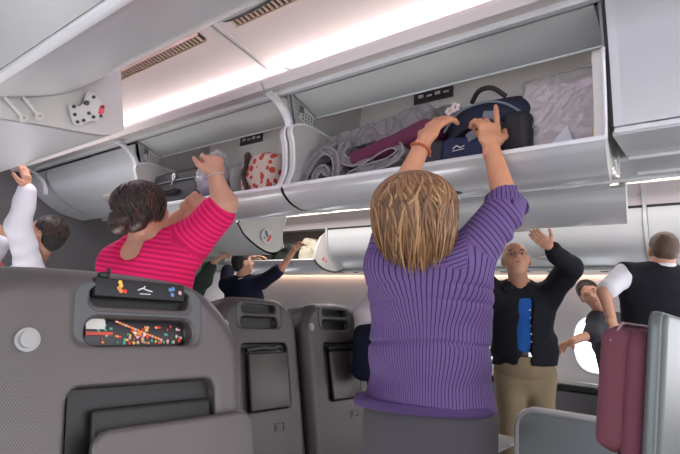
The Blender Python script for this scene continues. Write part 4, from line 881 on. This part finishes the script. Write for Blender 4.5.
# the open jacket
F3 = -VW; loc = np_(T3.location)
jk = [A_(seg(J['sl'], J['sr'], .082), .03), A_(seg(J['nb'] - UP * .03, J['ch'], .092, .130, ax3, 1.42), .05), A_(seg(J['ch'], J['wa'], .132, .134, ax3, 1.55), .05), A_(seg(J['wa'], J['pe'] - UP * .03, .134, .142, ax3, 1.50), .04),
      A_(seg(J['sl'], J['el'], .082, .074), .04), A_(seg(J['el'], J['el'] * .2 + J['wl'] * .8, .070, .052), .03), A_(seg(J['sr'], J['er'], .080, .070), .04), A_(seg(J['er'], J['er'] * .2 + J['wr'] * .8, .066, .05), .03),
      S_(rbox(P3(529, 352, 3.17), (.042, .10, .33), .01, np.array([nrm(CR + UP * .02), VW, UP])), .006)]
child('jacket', jk, .009, BLACKC, T3, cuts=[(P3(525, 366, 3.3), -UP + CR * .05)], noise=cloth_noise(.0065, .9, 1.3))
bm = bmesh.new()
for s in (-1, 1): box(bm, Vector(P3(519 + s * 9, 287, 3.27) - loc), (.085, .012, .055), .005, Matrix(((*CR,), (*VW,), (*UP,))).transposed() @ Matrix.Rotation(s * .7, 3, 'Y'))
bm_obj('jacket_collar', bm, BLACKC, T3, True)
for i in range(5):
    bm = bmesh.new(); ball(bm, Vector(J['wa'] * (.0 + i * .22) + J['ch'] * (1 - i * .22) + F3 * .124 + CR * .005 - loc), (.006, .006, .006)); bm_obj('button', bm, mat('button_pearl', (.6, .62, .7), .3), T3, True)
bw = P3(526, 354, 3.3)
child('belt', [A_(seg(gz(J['wa'], bw[2] - .001), gz(J['wa'], bw[2] + .001), .119, .119, ax3, 1.5), 0)], .006, LEATH, T3, cuts=[(bw + UP * .018, UP), (bw - UP * .018, -UP)])
bm = bmesh.new(); box(bm, Vector(gz(J['wa'], bw[2]) + F3 * .122 - loc), (.04, .012, .032), .003, Matrix(((*CR,), (*VW,), (*UP,))).transposed()); bm_obj('belt_buckle', bm, ALU, T3)
child('waist', [A_(seg(gz(J['wa'], bw[2] - .08), gz(J['wa'], bw[2] - .012), .122, .114, ax3, 1.5), 0)], .009, KHAKI, T3, noise=cloth_noise(.003, .9, 1))
bm = bmesh.new()
for s in (-1, 1):
    tube_mesh(bm, [Vector(h3(s * .033 + .021 * math.cos(a), .106, -.002 + .015 * math.sin(a)) - loc) for a in [i * .5236 for i in range(13)]], .0015, 5)
    tube_mesh(bm, [Vector(h3(s * .054, .104, .004) - loc), Vector(h3(s * .08, .0, .006) - loc)], .0015, 5)
tube_mesh(bm, [Vector(h3(-.012, .108, 0) - loc), Vector(h3(.012, .108, 0) - loc)], .0015, 5); bm_obj('glasses', bm, mat('wire_frame', (.12, .10, .09), .3, .7), T3, True)

# ---- cabin man in waistcoat, from behind
J = dict(hc=P3(663, 251, 3.22), nb=P3(661, 268, 3.20), sl=P3(625, 275, 3.20), sr=P3(697, 280, 3.25), el=P3(604, 292, 3.12), wl=P3(613, 325, 3.05), er=P3(715, 320, 3.3), wr=P3(700, 360, 3.4), ch=P3(661, 298, 3.22), wa=P3(660, 350, 3.2), pe=P3(660, 385, 3.2))
hn = [hand_prims(J['wl'], -UP + CR * .4, VW, thumb=1, curl=(.4, .4, .4, .4), k=1.1), hand_prims(J['wr'], -UP, VW, thumb=-1, curl=(.4, .4, .4, .4), k=1.1)]
hair_m = mat('hair_cropped', (.10, .06, .045), .6)
capb = lambda h: [A_(ell(h(0, -.020, .032), (.081, .098, .089), h.M), 0), A_(ell(h(0, -.055, -.015), (.068, .055, .060), h.M), .03), S_(ell(h(0, .12, -.03), (.10, .08, .12), h.M), .008), S_(ell(h(-.085, .005, -.02), (.028, .035, .045), h.M), .008), S_(ell(h(.085, .005, -.02), (.028, .035, .045), h.M), .008)]
T4, h4, ax4 = figure('cabin attendant seen from behind in a black waistcoat over a white short sleeved shirt', J, VW * .90 + CR * .25 - UP * .05, UP + CR * .05, SKIN2, WHITEC, BLACKC, capb, hn, sleeve=(.80, .9), over=.012, res=.010, cd=.122, tw=1.72, face_dir=VW, neck_r=.056)
vs = [A_(seg(J['sl'], J['sr'], .086), .03), A_(seg(J['nb'] - UP * .055, J['ch'], .095, .146, ax4, 1.62), .05), A_(seg(J['ch'], J['wa'], .148, .142, ax4, 1.70), .05), A_(seg(J['wa'], J['pe'], .142, .142, ax4, 1.65), .04)]
child('waistcoat', vs, .009, BLACKC, T4, cuts=[(J['sl'] - ax4 * .03, -ax4), (J['sr'] + ax4 * .03, ax4), (J['pe'], -UP)], noise=cloth_noise(.003, .9, 1))
bm = bmesh.new(); c0 = np_(J['nb']) - np_(T4.location) + UP * .012
tube_mesh(bm, [Vector(c0 + CR * .068 * math.cos(a) + VW * .07 * math.sin(a) + UP * .004 * math.cos(a)) for a in [i * .35 for i in range(19)]], .015, 8); bm_obj('collar', bm, WHITEC, T4, True)

# ---- man peeking from the window seats
J = dict(hc=P3(590, 294, 4.05), nb=P3(603, 312, 4.12), sl=P3(616, 322, 4.20), sr=P3(597, 322, 4.06), er=P3(592, 334, 3.95), wr=P3(570, 342, 3.85), el=P3(640, 350, 4.20), wl=P3(640, 380, 4.10), ch=P3(612, 345, 4.20), wa=P3(620, 385, 4.25), pe=P3(622, 405, 4.25))
hn = [hand_prims(J['wr'], P3(559, 347, 3.97) - J['wr'], -UP + VW * .2, thumb=-1, curl=(.2, .25, .3, .3), k=1.1), hand_prims(J['wl'], -UP, VW, thumb=1, curl=(.3, .3, .3, .3))]
hair_m = HD[0]
T5, h5, ax5 = figure('dark haired man leaning over to look back beside the oval window', J, -VW * .90 - CR * .38 - UP * .05, UP * .8 - CR * .55, SKIN2, mat('charcoal_top', (.030, .032, .045), .85), NAVY, cap, hn, sleeve=(.9, 1.1), over=.016, res=.011, face_dir=-VW, pel_z=.75)

# ------------------------------------------------------------------ luggage and loose things
def thing(name, loc, label, cat, group=None):
    t = empty(name, loc); return tag(t, label, cat, group)
def poly2(path, th, x0, x1, r=.006):
    path = [np_(p) for p in path]
    def f(X, Y, Z):
        d = None
        for a, b in zip(path, path[1:]):
            e = b - a; t = np.clip(((Y - a[0]) * e[0] + (Z - a[1]) * e[1]) / e.dot(e), 0, 1)
            q = np.sqrt((Y - a[0] - t * e[0]) ** 2 + (Z - a[1] - t * e[1]) ** 2); d = q if d is None else np.minimum(d, q)
        d2 = d - th; dx = np.abs(X - (x0 + x1) / 2) - (x1 - x0) / 2; a_ = d2 + r; b_ = dx + r
        return np.sqrt(np.maximum(a_, 0) ** 2 + np.maximum(b_, 0) ** 2) + np.minimum(np.maximum(a_, b_), 0) - r
    A = np.array(path); return f, np.array([x0, A[:, 0].min() - th, A[:, 1].min() - th]), np.array([x1, A[:, 0].max() + th, A[:, 1].max() + th])
def quiltmat(name, col):
    m = mat(name, col, .85); N, L, b = nodes(m); tc = N.new('ShaderNodeTexCoord')
    v = N.new('ShaderNodeTexVoronoi'); v.feature = 'DISTANCE_TO_EDGE'; v.inputs['Scale'].default_value = 17; L.new(tc.outputs['Object'], v.inputs['Vector'])
    rp = N.new('ShaderNodeMath'); rp.operation = 'MINIMUM'; rp.inputs[1].default_value = .12; L.new(v.outputs['Distance'], rp.inputs[0])
    bp = N.new('ShaderNodeBump'); bp.inputs['Strength'].default_value = .9; bp.inputs['Distance'].default_value = .06; L.new(rp.outputs[0], bp.inputs['Height']); L.new(bp.outputs['Normal'], b.inputs['Normal']); return m
QG = quiltmat('quilt_grey', (.20, .188, .19)); PIPE = mat('quilt_piping', (.30, .29, .30), .7)
def quilt(label, path, th, x0, x1, m=QG, pipe=True, amp=.003):
    c = np.mean([np_(p) for p in path], 0); t = thing('quilt', (x0, c[0], c[1]), label, 'blanket', 'folded bedding in the open locker')
    path = [tuple(p) for p in curve(path, 4)]
    child('fabric', [(poly2(path, th, x0, x1), 0, '+')], .0048, m, t, noise=cloth_noise(amp, 1.6, c[0]))
    if pipe:
        A = [np_(p) for p in path]; n = []
        for i in range(len(A)):
            d = A[min(i + 1, len(A) - 1)] - A[max(i - 1, 0)]; d = d / (np.linalg.norm(d) + 1e-9); n.append(np.array([-d[1], d[0]]))
        for s in (-1, 1):
            bm = bmesh.new(); tube_mesh(bm, [(x0 - .002 - x0, A[i][0] + n[i][0] * th * s * .9 - c[0], A[i][1] + n[i][1] * th * s * .9 - c[1]) for i in range(0, len(A), 2)], .0035, 6); bm_obj('piping', bm, PIPE, t, True)
    return t
quilt('grey quilt rolled in a spiral at the left end of the open locker', [(1.535, 1.735), (1.50, 1.80), (1.455, 1.865), (1.40, 1.895), (1.345, 1.87), (1.325, 1.80), (1.345, 1.745), (1.40, 1.735), (1.445, 1.765), (1.43, 1.805), (1.395, 1.815), (1.375, 1.79)], .018, 1.60, 1.86)
quilt('grey quilt folded in waves, lowest in the middle of the open locker', [(1.03, 1.745), (1.20, 1.745), (1.285, 1.755), (1.20, 1.785), (1.08, 1.80), (1.02, 1.835), (1.05, 1.872), (1.12, 1.86), (1.20, 1.825), (1.285, 1.835), (1.315, 1.875), (1.29, 1.91)], .0185, 1.61, 1.88)
quilt('large light grey quilt lying folded on top, along the back of the open locker', [(1.455, 1.915), (1.34, 1.945), (1.18, 1.955), (1.04, 1.972), (.94, 1.985)], .042, 1.64, 1.95, QG, False, .007)
quilt('second folded end of pale grey quilt, beside the backpack under the black placard', [(.90, 1.99), (.86, 1.99), (.83, 1.965)], .040, 1.70, 1.94, QG, True, .004)
t = thing('cushion', (1.8, 1.08, 1.88), 'maroon cushion squeezed between the grey quilts', 'cushion')
child('cover', [A_(rbox((1.73, 1.08, 1.880), (.13, .20, .036), .03, np.array([[1, 0, 0], [0, .975, -.22], [0, .22, .975]])), 0)], .008, mat('maroon_cushion', (.12, .018, .055), .8, bump=.5, bscale=20), t, noise=cloth_noise(.004, 1, 1))

# backpack
t = thing('backpack', (1.76, .68, 1.80), 'navy backpack being pushed into the locker under both hands of the woman in purple', 'backpack')
NB_ = mat('pack_navy', (.010, .014, .036), .7, bump=.3, bscale=60); NK = mat('pack_black', (.012, .012, .016), .6)
child('main_bag', [A_(rbox((1.805, .70, 1.875), (.15, .175, .135), .085), 0), A_(ell((1.78, .70, 1.93), (.14, .16, .085)), .04)], .008, NB_, t, noise=cloth_noise(.004, .9, 5))
child('front_pocket', [A_(rbox((1.655, .74, 1.80), (.035, .115, .065), .03), 0)], .006, mat('pack_blue', (.012, .022, .075), .65, bump=.3, bscale=60), t, noise=cloth_noise(.002, 1, 1))
child('side_pocket', [A_(rbox((1.67, .585, 1.835), (.04, .05, .09), .03), 0)], .006, NK, t)
for nm, pts, r in (('zip_track', [(1.66, .86, 1.90), (1.64, .80, 1.955), (1.635, .72, 1.975), (1.635, .64, 1.965), (1.65, .57, 1.92), (1.67, .53, 1.86)], .005), ('shoulder_strap', [(1.66, .83, 1.86), (1.625, .76, 1.885), (1.62, .70, 1.90), (1.63, .62, 1.87), (1.65, .57, 1.80)], .012), ('grab_handle', [(1.68, .76, 2.005), (1.65, .72, 2.03), (1.65, .67, 2.03), (1.68, .63, 2.0)], .009), ('shoulder_strap', [(1.645, .655, 1.93), (1.625, .66, 1.87), (1.62, .68, 1.80)], .011)):
    bm = bmesh.new(); tube_mesh(bm, [Vector(p) - t.location for p in curve(pts, 4)], r, 8); bm_obj(nm, bm, NK if nm != 'zip_track' else mat('zip_grey', (.16, .18, .22), .5), t, True)
for nm, c, s, m_, rz in (('grey_patch', (1.618, .665, 1.905), (.006, .055, .05), mat('patch_grey', (.17, .19, .23), .6), .2), ('orange_patch', (1.612, .70, 1.852), (.006, .022, .030), mat('patch_orange', (.50, .20, .07), .6), -.4), ('light_patch', (1.615, .73, 1.850), (.005, .035, .034), mat('patch_slate', (.16, .17, .20), .6), -.4)):
    bm = bmesh.new(); box(bm, Vector(c) - t.location, s, .002, Matrix.Rotation(rz, 3, 'X')); bm_obj(nm, bm, m_, t)
bm = bmesh.new(); tube_mesh(bm, [Vector(p) - t.location for p in ((1.612, .80, 1.812), (1.612, .785, 1.822), (1.612, .77, 1.812), (1.612, .755, 1.818))], .0025, 6); tube_mesh(bm, [Vector(p) - t.location for p in ((1.612, .80, 1.804), (1.612, .755, 1.806))], .002, 6); bm_obj('emblem', bm, mat('print_white', (.7, .7, .7), .5), t)
bm = bmesh.new()
for a in range(5): ball(bm, Vector((1.625, .80 + .012 * math.cos(a * 1.257), 1.975 + .012 * math.sin(a * 1.257))) - t.location, (.006, .009, .009), None, 8)
for a in range(5): ball(bm, Vector((1.628, .825 + .010 * math.cos(a * 1.257), 1.966 + .010 * math.sin(a * 1.257))) - t.location, (.006, .008, .008), None, 8)
bm_obj('flower_charm', bm, mat('charm_white', (.65, .56, .52), .6), t, True)
t = thing('shoulder_bag', (1.70, .90, 1.78), 'small charcoal bag between the raised left wrist and the backpack', 'bag')
child('bag_body', [A_(rbox((1.70, .895, 1.80), (.07, .045, .07), .03), 0)], .006, mat('bag_charcoal', (.035, .035, .042), .6, bump=.3, bscale=40), t, noise=cloth_noise(.003, 1, 1))
bm = bmesh.new(); tube_mesh(bm, [Vector(p) - t.location for p in ((1.628, .905, 1.835), (1.622, .90, 1.815), (1.625, .895, 1.80))], .003, 6); bm_obj('zip_pull', bm, ALU, t, True)

# wrapped parcel
t = thing('wrapped_parcel', (1.82, .45, 1.76), 'tall parcel in crinkled translucent wrap at the right end of the open locker', 'parcel')
def crinkle(a):
    def f(X, Y, Z):
        u = X * 31 + Y * 47; v = Z * 38 + Y * 21
        return a * (np.abs(np.sin(u + 1.7 * np.sin(v))) + .7 * np.abs(np.sin(v * 1.7 + 2 * np.sin(u * .6))) - .8)
    return f
WR = mat('wrap_film', (.44, .41, .40), .22, .15, bump=1.0, bscale=16, spec=.8, var=.25, vscale=9)
child('wrapped_box', [A_(rbox((1.85, .455, 1.895), (.17, .125, .155), .02), 0)], .006, WR, t, noise=crinkle(.0032))
bm = bmesh.new(); v = [Vector(p) - t.location for p in ((1.672, .52, 1.775), (1.672, .40, 1.768), (1.672, .425, 1.85), (1.672, .47, 1.80))]; bm.faces.new([bm.verts.new(x) for x in v]); r = bmesh.ops.extrude_face_region(bm, geom=bm.faces[:]); [setattr(x, 'co', x.co + Vector((-.004, 0, 0))) for x in r['geom'] if isinstance(x, bmesh.types.BMVert)]
bm_obj('folded_flap', bm, mat('film_pale', (.62, .64, .68), .2), t)
bm = bmesh.new(); box(bm, Vector((1.672, .345, 1.80)) - t.location, (.004, .012, .05)); bm_obj('yellow_tag', bm, mat('tag_yellow', (.45, .38, .05), .5), t)

# left open locker
t = thing('suitcase', (1.80, 2.55, 1.78), 'black cabin suitcase lying in the locker above the woman in pink', 'suitcase')
SK = mat('suitcase_black', (.014, .014, .015), .55, bump=.3, bscale=90)
child('case_body', [A_(rbox((1.80, 2.56, 1.865), (.17, .235, .105), .03), 0)], .008, SK, t, noise=cloth_noise(.002, .9, 1))
bm = bmesh.new(); tube_mesh(bm, [Vector(p) - t.location for p in ((1.625, 2.34, 1.90), (1.625, 2.50, 1.905), (1.625, 2.78, 1.90))], .005, 6); bm_obj('zip_track', bm, mat('zip_grey', (.16, .18, .22), .5), t, True)
bm = bmesh.new(); tube_mesh(bm, [Vector(p) - t.location for p in ((1.625, 2.50, 1.84), (1.605, 2.52, 1.845), (1.605, 2.64, 1.845), (1.625, 2.66, 1.84))], .010, 8); bm_obj('carry_handle', bm, SK, t, True)
bm = bmesh.new(); tube_mesh(bm, [Vector((1.618, 2.555 + .012 * math.cos(a), 1.925 + .020 * math.sin(a))) - t.location for a in [i * .7 for i in range(10)]], .004, 6); tube_mesh(bm, [Vector(p) - t.location for p in ((1.618, 2.555, 1.905), (1.618, 2.57, 1.88))], .003, 6); bm_obj('zip_pull', bm, ALU, t, True)
t = thing('patterned_bag', (1.75, 1.85, 1.76), 'cream cloth bag with red print and dark strap, nearest the locker divider', 'bag')
m = mat('red_print_cloth', (.62, .52, .44), .8); N, L, b = nodes(m); tc = N.new('ShaderNodeTexCoord'); vo = N.new('ShaderNodeTexVoronoi'); vo.inputs['Scale'].default_value = 26; L.new(tc.outputs['Object'], vo.inputs['Vector'])
rp = N.new('ShaderNodeValToRGB'); rp.color_ramp.interpolation = 'CONSTANT'; rp.color_ramp.elements[0].color = (.50, .06, .04, 1); rp.color_ramp.elements[1].position = .42; rp.color_ramp.elements[1].color = (.62, .52, .44, 1); L.new(vo.outputs['Distance'], rp.inputs[0]); L.new(rp.outputs[0], b.inputs['Base Color'])
child('bag_body', [A_(rbox((1.74, 1.865, 1.86), (.12, .125, .115), .05), 0)], .007, m, t, noise=cloth_noise(.006, 1.1, 2))
bm = bmesh.new(); tube_mesh(bm, [Vector(p) - t.location for p in curve([(1.62, 1.93, 1.955), (1.605, 1.915, 1.90), (1.605, 1.93, 1.85), (1.605, 1.895, 1.79), (1.61, 1.90, 1.755)], 4)], .012, 8); ball(bm, Vector((1.61, 1.915, 1.95)) - t.location, (.014, .022, .022)); bm_obj('strap', bm, mat('strap_dark', (.04, .02, .015), .6), t, True)
FILM = mat('clear_film', (.62, .60, .62), .10, alpha=.42, bump=.5, bscale=20, spec=.9)
t = thing('plastic_bag', (1.62, 2.14, 1.76), 'clear plastic bag with purple contents in the raised hand of the woman in pink', 'bag')
child('film', [A_(ell((1.60, 2.17, 1.87), (.075, .10, .115)), 0), A_(ell((1.58, 2.12, 1.95), (.04, .05, .06)), .03)], .007, FILM, t, noise=crinkle(.006))
child('purple_cloth', [A_(ell((1.60, 2.18, 1.815), (.05, .055, .05)), 0), A_(ell((1.60, 2.20, 1.86), (.02, .03, .04)), .02)], .007, mat('purple_cloth', (.16, .05, .28), .7), t, noise=cloth_noise(.004, 2, 2))
t = thing('plastic_bag', (1.68, 2.03, 1.76), 'crumpled clear bag between the raised hand and the red printed bag', 'bag')
child('film', [A_(ell((1.70, 2.035, 1.86), (.09, .05, .10)), 0)], .007, mat('film_grey', (.36, .37, .36), .15, alpha=.75, bump=.5, bscale=20), t, noise=crinkle(.006))
child('pale_contents', [A_(rbox((1.70, 2.04, 1.80), (.03, .03, .035), .01), 0)], .007, mat('contents_pale', (.50, .48, .36), .6), t)

# far window side locker
t = thing('tote_bag', (4.42, 3.88, 1.75), 'cream tote bag with faint printed loops in the far open locker', 'bag')
m = mat('tote_cream', (.60, .56, .44), .8); N, L, b = nodes(m); tc = N.new('ShaderNodeTexCoord'); vo = N.new('ShaderNodeTexVoronoi'); vo.inputs['Scale'].default_value = 14; L.new(tc.outputs['Object'], vo.inputs['Vector'])
rp = N.new('ShaderNodeValToRGB'); e = rp.color_ramp.elements; e[0].color = (.60, .56, .44, 1); e[0].position = .25; e[1].position = .34; e[1].color = (.60, .56, .44, 1); x = e.new(.30); x.color = (.22, .19, .14, 1); L.new(vo.outputs['Distance'], rp.inputs[0]); L.new(rp.outputs[0], b.inputs['Base Color'])
child('bag_body', [A_(rbox((4.45, 3.90, 1.88), (.14, .17, .15), .05, np.array([[1, 0, 0], [0, .95, .3], [0, -.3, .95]])), 0)], .012, m, t, noise=cloth_noise(.008, .8, 1))
for (y, z, s, lab) in ((4.33, 1.88, .17, 'dark green holdall behind the reaching forearm in the far locker'), (4.72, 1.87, .17, 'dark holdall deeper along the far locker')):
    t = thing('holdall', (4.47, y, 1.75), lab, 'bag')
    child('bag_body', [A_(rbox((4.47, y, z), (.15, s, .14), .06), 0)], .012, mat('holdall_dark', (.02, .028, .022), .7, bump=.4, bscale=30), t, noise=cloth_noise(.007, .9, y))
    bm = bmesh.new(); tube_mesh(bm, [Vector(p) - t.location for p in curve([(4.31, y - .1, z), (4.28, y - .08, z + .07), (4.28, y + .08, z + .07), (4.31, y + .1, z)], 4)], .012, 8); bm_obj('carry_handle', bm, NK, t, True)
p = P3(206, 268, 4.95)
t = thing('plastic_bag', tuple(p), 'green and white carrier bag in the far locker, right of the pink sleeve', 'bag')
child('film', [A_(ell(p, (.045, .045, .07)), 0)], .008, mat('bag_green', (.10, .40, .10), .35, var=.6, vscale=18), t, noise=crinkle(.006))

# things behind the woman in purple
p = P3(362, 322, 2.72)
t = thing('shirt_shape', tuple(p), 'pale grey shirt shape of a half hidden person, behind the waist of the woman in purple', 'jacket')  # loose cloth form standing in for a hidden person's shirt
child('cloth', [A_(seg(P3(364, 312, 2.74), P3(374, 338, 2.74), .05, .085, CR, 1.2), 0), A_(seg(P3(382, 300, 2.78), P3(378, 340, 2.78), .07, .09, CR, 1.4), .04)], .009, mat('pale_grey_cloth', (.50, .47, .49), .8), t, noise=cloth_noise(.005, 1, 1))
p = P3(369, 352, 2.68)
t = thing('trouser_shape', tuple(p), 'navy trouser shape of a half hidden person, behind the hip of the woman in purple', 'bag')  # rounded box standing in for the same person's trousers
child('bag_body', [A_(rbox(P3(373, 352, 2.70), (.10, .09, .15), .06), 0)], .009, NAVY, t, noise=cloth_noise(.004, 1, 1))
